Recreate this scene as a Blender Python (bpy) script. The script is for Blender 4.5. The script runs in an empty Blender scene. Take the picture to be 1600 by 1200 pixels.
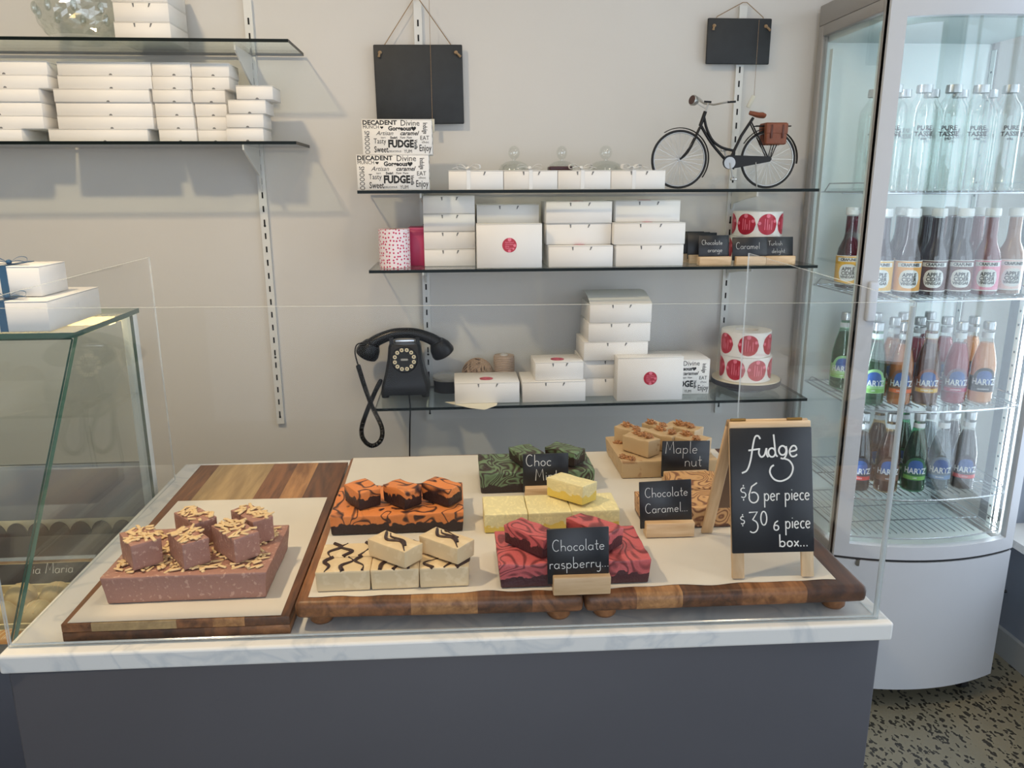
import bpy, bmesh, math, random
from mathutils import Vector, Matrix, noise

random.seed(7)
SC = bpy.context.scene
COL = SC.collection
PI = math.pi
R = math.radians

# ------------------------------------------------------------------ camera
YAW, PITCH, ROLL = R(4.2), R(14.1), R(0.24)
fw = Vector((math.sin(YAW) * math.cos(PITCH), math.cos(YAW) * math.cos(PITCH), -math.sin(PITCH)))
rt = Vector((math.cos(YAW), -math.sin(YAW), 0))
up = rt.cross(fw)
rt, up = rt * math.cos(ROLL) - up * math.sin(ROLL), rt * math.sin(ROLL) + up * math.cos(ROLL)
cam = bpy.data.cameras.new('camera')
cam.sensor_width = 36
cam.lens = 1215 / 1600 * 36
cam.clip_start = 0.02
camo = bpy.data.objects.new('camera', cam)
COL.objects.link(camo)
camo.matrix_world = Matrix(((rt.x, up.x, -fw.x, 0), (rt.y, up.y, -fw.y, 0), (rt.z, up.z, -fw.z, 1.5), (0, 0, 0, 1)))
SC.camera = camo

# ------------------------------------------------------------------ world, lights, exposure
SC.view_settings.view_transform = 'Standard'
SC.view_settings.look = 'None'
SC.view_settings.gamma = 1
SC.view_settings.exposure = -0.78
SC.view_settings.use_curve_mapping = False
SC.cycles.transparent_max_bounces = 40
SC.cycles.max_bounces = 10
SC.cycles.use_denoising = True
SC.cycles.sample_clamp_indirect = 6
W = bpy.data.worlds.new('daylight')
SC.world = W
W.use_nodes = True
bg = W.node_tree.nodes['Background']
bg.inputs[0].default_value = (0.77, 0.865, 1.0, 1)
bg.inputs[1].default_value = 4.2


def area(name, loc, rot, sx, sy, power, color, portal=False):
    l = bpy.data.lights.new(name, 'AREA')
    l.shape = 'RECTANGLE'
    l.size, l.size_y = sx, sy
    l.energy = power
    l.color = color
    if portal:
        l.cycles.is_portal = True
    o = bpy.data.objects.new(name, l)
    o.location = loc
    o.rotation_euler = rot
    COL.objects.link(o)
    return o


# daylight comes in by the shop window behind the camera and the window in the right wall
area('shop_window_portal', (0.0, -2.42, 1.4), (R(90), 0, 0), 3.2, 2.5, 1, (1, 1, 1), True)
area('side_window_portal', (1.80, 0.85, 1.47), (0, R(90), 0), 2.0, 2.7, 1, (1, 1, 1), True)


# ------------------------------------------------------------------ materials
def lin(c):
    return tuple(((v / 255) / 12.92 if v / 255 <= 0.04045 else ((v / 255 + 0.055) / 1.055) ** 2.4) for v in c) + (1,)


MATS = {}


def nm(name):
    m = bpy.data.materials.new(name)
    m.use_nodes = True
    nt = m.node_tree
    return m, nt, nt.nodes['Principled BSDF'], nt.nodes['Material Output']


def mat(name, rgb, rough=0.5, metal=0.0, var=0.0, scale=20.0, bump=0.0, bscale=80.0, emit=0, coat=0.0, sheen=0, spec=0.5, sub=0.0):
    """plain procedural surface: base colour broken up by noise, optional fine relief"""
    if name in MATS:
        return MATS[name]
    m, nt, b, out = nm(name)
    b.inputs['Roughness'].default_value = rough
    b.inputs['Metallic'].default_value = metal
    b.inputs['Coat Weight'].default_value = coat
    b.inputs['Specular IOR Level'].default_value = spec
    c = lin(rgb)
    b.inputs['Base Color'].default_value = c
    tc = nt.nodes.new('ShaderNodeTexCoord')
    if var:
        n = nt.nodes.new('ShaderNodeTexNoise')
        n.inputs['Scale'].default_value = scale
        n.inputs['Detail'].default_value = 5
        nt.links.new(tc.outputs['Object'], n.inputs['Vector'])
        r = nt.nodes.new('ShaderNodeValToRGB')
        r.color_ramp.elements[0].position = 0.3
        r.color_ramp.elements[1].position = 0.7
        r.color_ramp.elements[0].color = tuple(max(0, v * (1 - var)) for v in c[:3]) + (1,)
        r.color_ramp.elements[1].color = tuple(min(1, v * (1 + var)) for v in c[:3]) + (1,)
        nt.links.new(n.outputs[0], r.inputs[0])
        nt.links.new(r.outputs[0], b.inputs['Base Color'])
    if bump:
        n2 = nt.nodes.new('ShaderNodeTexNoise')
        n2.inputs['Scale'].default_value = bscale
        n2.inputs['Detail'].default_value = 4
        nt.links.new(tc.outputs['Object'], n2.inputs['Vector'])
        bp = nt.nodes.new('ShaderNodeBump')
        bp.inputs['Strength'].default_value = bump
        bp.inputs['Distance'].default_value = 0.004
        nt.links.new(n2.outputs[0], bp.inputs['Height'])
        nt.links.new(bp.outputs[0], b.inputs['Normal'])
    if emit:
        b.inputs['Emission Color'].default_value = c
        b.inputs['Emission Strength'].default_value = emit
    if sub:
        b.inputs['Subsurface Weight'].default_value = sub
        b.inputs['Subsurface Radius'].default_value = (0.008, 0.005, 0.003)
    MATS[name] = m
    return m


def glass(name, tint=(0.96, 0.98, 0.97), refl=0.04, rough=0.0, gl=(1, 1, 1), haze=0.0):
    """thin sheet glass: see-through with a Schlick mirror on top"""
    if name in MATS:
        return MATS[name]
    m, nt, b, out = nm(name)
    nt.nodes.remove(b)
    tr = nt.nodes.new('ShaderNodeBsdfTransparent')
    tr.inputs[0].default_value = tint + (1,)
    g = nt.nodes.new('ShaderNodeBsdfGlossy')
    g.inputs['Roughness'].default_value = rough
    g.inputs[0].default_value = gl + (1,)
    lw = nt.nodes.new('ShaderNodeLayerWeight')
    lw.inputs[0].default_value = 0.5
    p = nt.nodes.new('ShaderNodeMath')
    p.operation = 'POWER'
    p.inputs[1].default_value = 5
    ma = nt.nodes.new('ShaderNodeMath')
    ma.operation = 'MULTIPLY_ADD'
    ma.inputs[1].default_value = 1 - refl
    ma.inputs[2].default_value = refl
    mx = nt.nodes.new('ShaderNodeMixShader')
    nt.links.new(lw.outputs['Facing'], p.inputs[0])
    nt.links.new(p.outputs[0], ma.inputs[0])
    nt.links.new(ma.outputs[0], mx.inputs[0])
    nt.links.new(tr.outputs[0], mx.inputs[1])
    nt.links.new(g.outputs[0], mx.inputs[2])
    last = mx
    if haze:
        d = nt.nodes.new('ShaderNodeBsdfDiffuse')
        d.inputs[0].default_value = (0.8, 0.85, 0.85, 1)
        m2 = nt.nodes.new('ShaderNodeMixShader')
        m2.inputs[0].default_value = haze
        nt.links.new(mx.outputs[0], m2.inputs[1])
        nt.links.new(d.outputs[0], m2.inputs[2])
        last = m2
    nt.links.new(last.outputs[0], out.inputs[0])
    MATS[name] = m
    return m


def liquid(name, rgb, clear=0.4):
    if name in MATS:
        return MATS[name]
    m, nt, b, out = nm(name)
    c = lin(rgb)
    b.inputs['Base Color'].default_value = c
    b.inputs['Roughness'].default_value = 0.12
    tr = nt.nodes.new('ShaderNodeBsdfTransparent')
    tr.inputs[0].default_value = tuple(min(1, v ** 0.6) for v in c[:3]) + (1,)
    mx = nt.nodes.new('ShaderNodeMixShader')
    mx.inputs[0].default_value = 1 - clear
    nt.links.new(tr.outputs[0], mx.inputs[1])
    nt.links.new(b.outputs[0], mx.inputs[2])
    nt.links.new(mx.outputs[0], out.inputs[0])
    MATS[name] = m
    return m


def swirl(name, ca, cb, base=None, zsplit=0.0, scale=14, dist=9, lo=0.42, hi=0.58, rough=0.45, grain=0.5, side_mix=1.0):
    """marbled fudge: warped bands of two colours over an optional plain bottom layer"""
    if name in MATS:
        return MATS[name]
    m, nt, b, out = nm(name)
    b.inputs['Roughness'].default_value = rough
    N = nt.nodes.new
    L = nt.links.new
    tc = N('ShaderNodeTexCoord')
    oi = N('ShaderNodeObjectInfo')
    off = N('ShaderNodeVectorMath'); off.operation = 'SCALE'; off.inputs[0].default_value = (0.4, 0.3, 0.0)
    L(oi.outputs['Random'], off.inputs['Scale'])
    ad = N('ShaderNodeVectorMath'); ad.operation = 'ADD'
    L(tc.outputs['Object'], ad.inputs[0]); L(off.outputs[0], ad.inputs[1])
    w = N('ShaderNodeTexNoise')
    w.inputs['Scale'].default_value = scale
    w.inputs['Detail'].default_value = 0.6
    w.inputs['Distortion'].default_value = 1.1
    mp = N('ShaderNodeMapping'); mp.inputs['Rotation'].default_value = (0.2, 0.3, 0.7); mp.inputs['Scale'].default_value = (1.0, 0.55, 1.0)
    L(ad.outputs[0], mp.inputs[0]); L(mp.outputs[0], w.inputs['Vector'])
    ph = N('ShaderNodeMath'); ph.operation = 'MULTIPLY'; ph.inputs[1].default_value = dist; L(w.outputs[0], ph.inputs[0])
    sn = N('ShaderNodeMath'); sn.operation = 'SINE'; L(ph.outputs[0], sn.inputs[0])
    hf = N('ShaderNodeMath'); hf.operation = 'MULTIPLY_ADD'; hf.inputs[1].default_value = 0.5; hf.inputs[2].default_value = 0.5; L(sn.outputs[0], hf.inputs[0])
    r = N('ShaderNodeValToRGB')
    r.color_ramp.elements[0].position = lo
    r.color_ramp.elements[1].position = hi
    r.color_ramp.elements[0].color = lin(ca)
    r.color_ramp.elements[1].color = lin(cb)
    L(hf.outputs[0], r.inputs[0])
    col = r.outputs[0]
    if base is not None:
        sp = N('ShaderNodeSeparateXYZ'); L(tc.outputs['Object'], sp.inputs[0])
        n = N('ShaderNodeTexNoise'); n.inputs['Scale'].default_value = 60; L(ad.outputs[0], n.inputs['Vector'])
        ma = N('ShaderNodeMath'); ma.operation = 'MULTIPLY_ADD'; ma.inputs[1].default_value = 0.026; ma.inputs[2].default_value = -0.013
        L(n.outputs[0], ma.inputs[0])
        s = N('ShaderNodeMath'); s.operation = 'ADD'; L(sp.outputs['Z'], s.inputs[0]); L(ma.outputs[0], s.inputs[1])
        mr = N('ShaderNodeMapRange'); mr.inputs['From Min'].default_value = zsplit - 0.0006; mr.inputs['From Max'].default_value = zsplit + 0.0006
        L(s.outputs[0], mr.inputs['Value'])
        mx = N('ShaderNodeMix'); mx.data_type = 'RGBA'
        L(mr.outputs[0], mx.inputs[0]); mx.inputs[6].default_value = lin(base); L(col, mx.inputs[7])
        col = mx.outputs[2]
    L(col, b.inputs['Base Color'])
    n2 = N('ShaderNodeTexNoise'); n2.inputs['Scale'].default_value = 260; n2.inputs['Detail'].default_value = 3; L(tc.outputs['Object'], n2.inputs['Vector'])
    bp = N('ShaderNodeBump'); bp.inputs['Strength'].default_value = grain; bp.inputs['Distance'].default_value = 0.002
    L(n2.outputs[0], bp.inputs['Height']); L(bp.outputs[0], b.inputs['Normal'])
    MATS[name] = m
    return m


def layered(name, top, bottom, zsplit, speck=0.06):
    """two plain layers, top one lighter"""
    return swirl(name, tuple(int(v * (1 - speck)) for v in top), top, bottom, zsplit, 120, 10, 0.1, 0.9, 0.55, 0.3)


def speckled(name, base, specks, scale=120, thr=0.62, rough=0.5, bump=0.4, big=None):
    if name in MATS:
        return MATS[name]
    m, nt, b, out = nm(name)
    b.inputs['Roughness'].default_value = rough
    N = nt.nodes.new
    L = nt.links.new
    tc = N('ShaderNodeTexCoord')
    n = N('ShaderNodeTexNoise'); n.inputs['Scale'].default_value = scale; n.inputs['Detail'].default_value = 2; L(tc.outputs['Object'], n.inputs['Vector'])
    r = N('ShaderNodeValToRGB')
    r.color_ramp.elements[0].position = thr - 0.03; r.color_ramp.elements[1].position = thr + 0.03
    r.color_ramp.elements[0].color = lin(base); r.color_ramp.elements[1].color = lin(specks)
    L(n.outputs[0], r.inputs[0])
    L(r.outputs[0], b.inputs['Base Color'])
    bp = N('ShaderNodeBump'); bp.inputs['Strength'].default_value = bump; bp.inputs['Distance'].default_value = 0.003
    L(n.outputs[0], bp.inputs['Height']); L(bp.outputs[0], b.inputs['Normal'])
    MATS[name] = m
    return m


def wood(name, dark, light, axis='Y', scale=9, rough=0.42):
    if name in MATS:
        return MATS[name]
    m, nt, b, out = nm(name)
    b.inputs['Roughness'].default_value = rough
    N = nt.nodes.new
    L = nt.links.new
    tc = N('ShaderNodeTexCoord')
    oi = N('ShaderNodeObjectInfo')
    mp = N('ShaderNodeMapping')
    mp.inputs['Scale'].default_value = {'Y': (1, 0.12, 1), 'X': (0.12, 1, 1), 'Z': (1, 1, 0.12)}[axis]
    ad = N('ShaderNodeVectorMath'); ad.operation = 'ADD'
    L(tc.outputs['Object'], mp.inputs[0]); L(mp.outputs[0], ad.inputs[0]); L(oi.outputs['Random'], ad.inputs[1])
    n = N('ShaderNodeTexNoise'); n.inputs['Scale'].default_value = scale * 4; n.inputs['Detail'].default_value = 6; n.inputs['Distortion'].default_value = 1.6
    L(ad.outputs[0], n.inputs['Vector'])
    n2 = N('ShaderNodeTexNoise'); n2.inputs['Scale'].default_value = scale * 30; n2.inputs['Detail'].default_value = 3
    L(ad.outputs[0], n2.inputs['Vector'])
    mx = N('ShaderNodeMath'); mx.operation = 'MULTIPLY_ADD'; mx.inputs[1].default_value = 0.25; L(n2.outputs[0], mx.inputs[0])
    sc = N('ShaderNodeMath'); sc.operation = 'MULTIPLY'; sc.inputs[1].default_value = 0.75; L(n.outputs[0], sc.inputs[0]); L(sc.outputs[0], mx.inputs[2])
    r = N('ShaderNodeValToRGB')
    r.color_ramp.elements[0].position = 0.36; r.color_ramp.elements[1].position = 0.64
    r.color_ramp.elements[0].color = lin(dark); r.color_ramp.elements[1].color = lin(light)
    L(mx.outputs[0], r.inputs[0]); L(r.outputs[0], b.inputs['Base Color'])
    MATS[name] = m
    return m


def marble(name='marble'):
    if name in MATS:
        return MATS[name]
    m, nt, b, out = nm(name)
    b.inputs['Roughness'].default_value = 0.22
    N = nt.nodes.new
    L = nt.links.new
    tc = N('ShaderNodeTexCoord')
    n = N('ShaderNodeTexNoise'); n.inputs['Scale'].default_value = 9; n.inputs['Detail'].default_value = 10; n.inputs['Distortion'].default_value = 0.7
    L(tc.outputs['Object'], n.inputs['Vector'])
    s = N('ShaderNodeMath'); s.operation = 'SUBTRACT'; s.inputs[1].default_value = 0.5; L(n.outputs[0], s.inputs[0])
    a = N('ShaderNodeMath'); a.operation = 'ABSOLUTE'; L(s.outputs[0], a.inputs[0])
    r = N('ShaderNodeValToRGB')
    r.color_ramp.elements[0].position = 0.0; r.color_ramp.elements[1].position = 0.05
    r.color_ramp.elements[0].color = lin((204, 206, 206)); r.color_ramp.elements[1].color = lin((222, 221, 217))
    L(a.outputs[0], r.inputs[0]); L(r.outputs[0], b.inputs['Base Color'])
    MATS[name] = m
    return m


def terrazzo(name='terrazzo'):
    m, nt, b, out = nm(name)
    b.inputs['Roughness'].default_value = 0.35
    N = nt.nodes.new
    L = nt.links.new
    tc = N('ShaderNodeTexCoord')
    mp = N('ShaderNodeMapping'); mp.inputs['Scale'].default_value = (1.0, 0.6, 1.0); mp.inputs['Rotation'].default_value = (0, 0, 0.5)
    L(tc.outputs['Object'], mp.inputs[0])
    nd = N('ShaderNodeTexNoise'); nd.inputs['Scale'].default_value = 55; L(tc.outputs['Object'], nd.inputs['Vector'])
    vd = N('ShaderNodeVectorMath'); vd.operation = 'MULTIPLY_ADD'; vd.inputs[1].default_value = (.022, .022, 0); L(nd.outputs['Color'], vd.inputs[0]); L(mp.outputs[0], vd.inputs[2])
    v = N('ShaderNodeTexVoronoi'); v.inputs['Scale'].default_value = 75; L(vd.outputs[0], v.inputs['Vector'])
    n = N('ShaderNodeTexNoise'); n.inputs['Scale'].default_value = 90; n.inputs['Detail'].default_value = 3; L(tc.outputs['Object'], n.inputs['Vector'])
    ad = N('ShaderNodeMath'); ad.operation = 'MULTIPLY_ADD'; ad.inputs[1].default_value = 0.4; L(n.outputs[0], ad.inputs[0]); L(v.outputs['Distance'], ad.inputs[2])
    r = N('ShaderNodeValToRGB')
    r.color_ramp.elements[0].position = 0.55; r.color_ramp.elements[1].position = 0.60
    r.color_ramp.elements[0].color = lin((58, 56, 50)); r.color_ramp.elements[1].color = lin((138, 132, 112))
    L(ad.outputs[0], r.inputs[0]); L(r.outputs[0], b.inputs['Base Color'])
    MATS[name] = m
    return m


def dotted(name, ground, dot, scale=90):
    m, nt, b, out = nm(name)
    b.inputs['Roughness'].default_value = 0.5
    N = nt.nodes.new
    L = nt.links.new
    tc = N('ShaderNodeTexCoord')
    sp = N('ShaderNodeSeparateXYZ'); L(tc.outputs['Object'], sp.inputs[0])
    at = N('ShaderNodeMath'); at.operation = 'ARCTAN2'; L(sp.outputs['Y'], at.inputs[0]); L(sp.outputs['X'], at.inputs[1])
    ar = N('ShaderNodeMath'); ar.operation = 'MULTIPLY'; ar.inputs[1].default_value = 0.0425; L(at.outputs[0], ar.inputs[0])
    cx = N('ShaderNodeCombineXYZ'); L(ar.outputs[0], cx.inputs[0]); L(sp.outputs['Z'], cx.inputs[1])
    v = N('ShaderNodeTexVoronoi'); v.voronoi_dimensions = '2D'; v.inputs['Scale'].default_value = scale; v.inputs['Randomness'].default_value = 0.6
    L(cx.outputs[0], v.inputs['Vector'])
    r = N('ShaderNodeValToRGB')
    r.color_ramp.elements[0].position = 0.23; r.color_ramp.elements[1].position = 0.27
    r.color_ramp.elements[0].color = lin(dot); r.color_ramp.elements[1].color = lin(ground)
    L(v.outputs['Distance'], r.inputs[0]); L(r.outputs[0], b.inputs['Base Color'])
    MATS[name] = m
    return m


M_CARD = mat('white_card', (232, 229, 224), 0.55, var=0.02, scale=6)
M_CARD2 = mat('white_card_inner', (205, 203, 198), 0.6)
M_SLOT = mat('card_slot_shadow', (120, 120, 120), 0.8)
M_WHITE = mat('white_paint', (224, 224, 222), 0.4)
M_BLACK = mat('black_plastic', (10, 10, 12), 0.32, spec=0.3)
M_SLATE = mat('slate', (38, 41, 44), 0.6, var=0.15, scale=30, bump=0.1)
M_CHALKB = mat('chalkboard', (26, 28, 34), 0.38, var=0.12, scale=12)
M_CHALK = mat('chalk', (225, 225, 222), 0.9)
M_PALEWOOD = wood('pale_pine', (196, 160, 118), (226, 196, 156), 'X', 8)
M_PALEWOODZ = wood('pale_pine_upright', (196, 160, 118), (226, 196, 156), 'Z', 8)
M_TWINE = mat('jute_twine', (150, 125, 95), 0.9, var=0.2, scale=300)
M_STEEL = mat('chrome', (205, 208, 212), 0.22, metal=1.0)
M_RED = mat('sticker_red', (178, 28, 52), 0.4)
M_PINK = mat('sticker_pink', (228, 120, 140), 0.4)
M_GEDGE = mat('glass_edge_green', (10, 20, 19), 0.35, spec=0.2)
M_SHELFGLASS = glass('shelf_glass', (0.93, 0.97, 0.955), 0.045)
M_ACRYL = glass('acrylic_sheet', (0.99, 0.992, 0.992), 0.0035)
M_ACRYLEDGE = glass('acrylic_edge', (0.80, 0.83, 0.84), 0.25, 0.15, haze=0.45)
M_INK = mat('printed_black', (18, 18, 18), 0.6)


# ------------------------------------------------------------------ mesh helpers
class MB:
    def __init__(self):
        self.v, self.f, self.m = [], [], []
        self.mi = 0

    def add(self, vs, fs):
        o = len(self.v)
        self.v += [tuple(p) for p in vs]
        self.f += [tuple(i + o for i in q) for q in fs]
        self.m += [self.mi] * len(fs)
        return self

    def box(self, x0, x1, y0, y1, z0, z1):
        return self.add([(x0, y0, z0), (x1, y0, z0), (x1, y1, z0), (x0, y1, z0), (x0, y0, z1), (x1, y0, z1), (x1, y1, z1), (x0, y1, z1)],
                        [(0, 3, 2, 1), (4, 5, 6, 7), (0, 1, 5, 4), (1, 2, 6, 5), (2, 3, 7, 6), (3, 0, 4, 7)])

    def hexa(self, p):
        return self.add(p, [(0, 3, 2, 1), (4, 5, 6, 7), (0, 1, 5, 4), (1, 2, 6, 5), (2, 3, 7, 6), (3, 0, 4, 7)])

    def prism(self, poly, a, b, axis='y'):
        """poly is a list of 2-D points; extruded from a to b along axis"""
        n = len(poly)

        def P(p, t):
            return {'y': (p[0], t, p[1]), 'z': (p[0], p[1], t), 'x': (t, p[0], p[1])}[axis]
        vs = [P(p, a) for p in poly] + [P(p, b) for p in poly]
        fs = [tuple(range(n)), tuple(range(2 * n - 1, n - 1, -1))] + [(i, i + n, (i + 1) % n + n, (i + 1) % n) for i in range(n)]
        return self.add(vs, fs)

    def lathe(self, prof, seg=24, c=(0, 0, 0), a0=0.0, a1=2 * PI, axis='z'):
        full = abs(a1 - a0 - 2 * PI) < 1e-6
        n = seg if full else seg + 1
        vs, fs = [], []
        for r, z in prof:
            for i in range(n):
                a = a0 + (a1 - a0) * i / seg
                x, y = r * math.cos(a), r * math.sin(a)
                if axis == 'z':
                    vs.append((c[0] + x, c[1] + y, c[2] + z))
                elif axis == 'y':
                    vs.append((c[0] + x, c[1] - z, c[2] + y))
                else:
                    vs.append((c[0] + z, c[1] + x, c[2] + y))
        for k in range(len(prof) - 1):
            for i in range(seg):
                j = (i + 1) % n
                fs.append((k * n + i, k * n + j, (k + 1) * n + j, (k + 1) * n + i))
        return self.add(vs, fs)

    def tube(self, pts, r, sides=8, closed=False, caps=True, flat=None):
        pts = [Vector(p) for p in pts]
        n = len(pts)
        rs = r if isinstance(r, (list, tuple)) else [r] * n
        vs, fs = [], []
        ref = None
        for i, p in enumerate(pts):
            if closed:
                t = pts[(i + 1) % n] - pts[i - 1]
            else:
                t = pts[min(i + 1, n - 1)] - pts[max(i - 1, 0)]
            if t.length < 1e-9:
                t = Vector((0, 0, 1))
            t.normalize()
            if ref is None:
                ref = Vector((0, 1, 0)) if abs(t.y) < 0.9 else Vector((1, 0, 0))
            u = ref - t * ref.dot(t)
            if u.length < 1e-6:
                u = Vector((1, 0, 0)) - t * t.x
            u.normalize()
            w = t.cross(u)
            ref = u
            for k in range(sides):
                a = 2 * PI * (k + 0.5) / sides
                cu, cw = math.cos(a), math.sin(a)
                if flat:
                    cu *= flat
                vs.append(p + (u * cu + w * cw) * rs[i])
        m = n if closed else n - 1
        for i in range(m):
            j = (i + 1) % n
            for k in range(sides):
                l = (k + 1) % sides
                fs.append((i * sides + k, i * sides + l, j * sides + l, j * sides + k))
        if caps and not closed:
            fs.append(tuple(range(sides - 1, -1, -1)))
            fs.append(tuple((n - 1) * sides + k for k in range(sides)))
        return self.add(vs, fs)

    def ball(self, c, rx, ry=None, rz=None, seg=16, rings=10):
        ry = ry or rx
        rz = rz or rx
        vs, fs = [], []
        for i in range(rings + 1):
            th = PI * i / rings
            for k in range(seg):
                a = 2 * PI * k / seg
                vs.append((c[0] + rx * math.sin(th) * math.cos(a), c[1] + ry * math.sin(th) * math.sin(a), c[2] + rz * math.cos(th)))
        for i in range(rings):
            for k in range(seg):
                l = (k + 1) % seg
                fs.append((i * seg + k, (i + 1) * seg + k, (i + 1) * seg + l, i * seg + l))
        return self.add(vs, fs)

    def mesh(self, name, mats, smooth=False, angle=35):
        me = bpy.data.meshes.new(name)
        me.from_pydata(self.v, [], self.f)
        mats = mats if isinstance(mats, (list, tuple)) else [mats]
        for q in mats:
            me.materials.append(q)
        if len(mats) > 1:
            me.polygons.foreach_set('material_index', self.m)
        bm = bmesh.new()
        bm.from_mesh(me)
        bmesh.ops.remove_doubles(bm, verts=bm.verts, dist=1e-6)
        bmesh.ops.recalc_face_normals(bm, faces=bm.faces)
        bm.to_mesh(me)
        bm.free()
        if smooth:
            me.shade_smooth()
            me.set_sharp_from_angle(angle=R(angle))
        return me

    def build(self, name, mats, parent=None, loc=None, rot=None, smooth=False, angle=35):
        return link(name, self.mesh(name, mats, smooth, angle), parent, loc, rot)


def link(name, me, parent=None, loc=None, rot=None):
    o = bpy.data.objects.new(name, me)
    COL.objects.link(o)
    if parent:
        o.parent = parent
    if loc is not None:
        o.location = loc
    if rot is not None:
        o.rotation_euler = rot
    return o


def tag(o, label=None, cat=None, group=None, kind=None):
    if label:
        o['label'] = label
    if cat:
        o['category'] = cat
    if group:
        o['group'] = group
    if kind:
        o['kind'] = kind
    return o


def thing(name, label, cat, loc=(0, 0, 0), rz=0, group=None):
    o = bpy.data.objects.new(name, None)
    o.empty_display_size = 0.02
    COL.objects.link(o)
    o.location = loc
    o.rotation_euler = (0, 0, rz)
    return tag(o, label, cat, group)


def copy_tree(o, parent=None):
    c = o.copy()
    COL.objects.link(c)
    c.parent = parent
    for ch in o.children:
        copy_tree(ch, c)
    return c


def struct(name, mb, m, parent=None, smooth=False):
    o = mb.build(name, m, parent, smooth=smooth)
    o['kind'] = 'structure'
    return o


def rbox(x0, x1, y0, y1, z0, z1, bev, m, name, parent=None, loc=None, rot=None, seg=2):
    bm = bmesh.new()
    bmesh.ops.create_cube(bm, size=1)
    for v in bm.verts:
        v.co = Vector(((x0 + x1) / 2 + v.co.x * (x1 - x0), (y0 + y1) / 2 + v.co.y * (y1 - y0), (z0 + z1) / 2 + v.co.z * (z1 - z0)))
    bmesh.ops.bevel(bm, geom=bm.edges[:], offset=bev, segments=seg, affect='EDGES', profile=0.5)
    me = bpy.data.meshes.new(name)
    bm.to_mesh(me)
    bm.free()
    me.materials.append(m)
    me.shade_smooth()
    me.set_sharp_from_angle(angle=R(50))
    return link(name, me, parent, loc, rot)


def spline(pts, n=8, closed=False):
    pts = [Vector(p) for p in pts]
    out = []
    N = len(pts)
    segs = N if closed else N - 1
    for i in range(segs):
        p1, p2 = pts[i], pts[(i + 1) % N]
        p0 = pts[i - 1] if (closed or i > 0) else p1 * 2 - p2
        p3 = pts[(i + 2) % N] if (closed or i + 2 < N) else p2 * 2 - p1
        for k in range(n):
            t = k / n
            out.append(0.5 * ((2 * p1) + (p2 - p0) * t + (2 * p0 - 5 * p1 + 4 * p2 - p3) * t * t + (3 * p1 - p0 - 3 * p2 + p3) * t ** 3))
    if not closed:
        out.append(pts[-1])
    return out


# ------------------------------------------------------------------ print lettering (flat, 0.2 mm proud)
TXT = {}


def text_mesh(body, size, m, bold=0.0, shear=0.0, align='CENTER', sx=1.0, ext=0.0001, wrap=None):
    key = (body, size, m.name, bold, shear, align, sx, wrap)
    if key in TXT:
        return TXT[key]
    cu = bpy.data.curves.new('lettering', 'FONT')
    cu.body = body
    cu.size = size
    cu.align_x = align
    cu.align_y = 'CENTER'
    cu.offset = bold
    cu.shear = shear
    cu.extrude = ext
    cu.resolution_u = 2
    o = bpy.data.objects.new('lettering', cu)
    COL.objects.link(o)
    dg = bpy.context.evaluated_depsgraph_get()
    me = bpy.data.meshes.new_from_object(o.evaluated_get(dg))
    bpy.data.objects.remove(o)
    bpy.data.curves.remove(cu)
    me.materials.clear()
    me.materials.append(m)
    for v in me.vertices:
        x, y, z = v.co.x * sx, v.co.y, v.co.z
        if wrap:
            a = x / wrap
            v.co = ((wrap + z) * math.sin(a), -(wrap + z) * math.cos(a), y)
        else:
            v.co = (x, -z, y)          # stands upright, facing -y
    me.name = 'lettering'
    TXT[key] = me
    return me


def text(body, size, m, parent, loc, rot=(0, 0, 0), **k):
    return link('lettering', text_mesh(body, size, m, **k), parent, loc, rot)


# ------------------------------------------------------------------ chalk handwriting: one-stroke letters
def arc(cx, cy, rx, ry, a0, a1, n=10):
    return [(cx + rx * math.cos(R(a0 + (a1 - a0) * i / n)), cy + ry * math.sin(R(a0 + (a1 - a0) * i / n))) for i in range(n + 1)]


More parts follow.
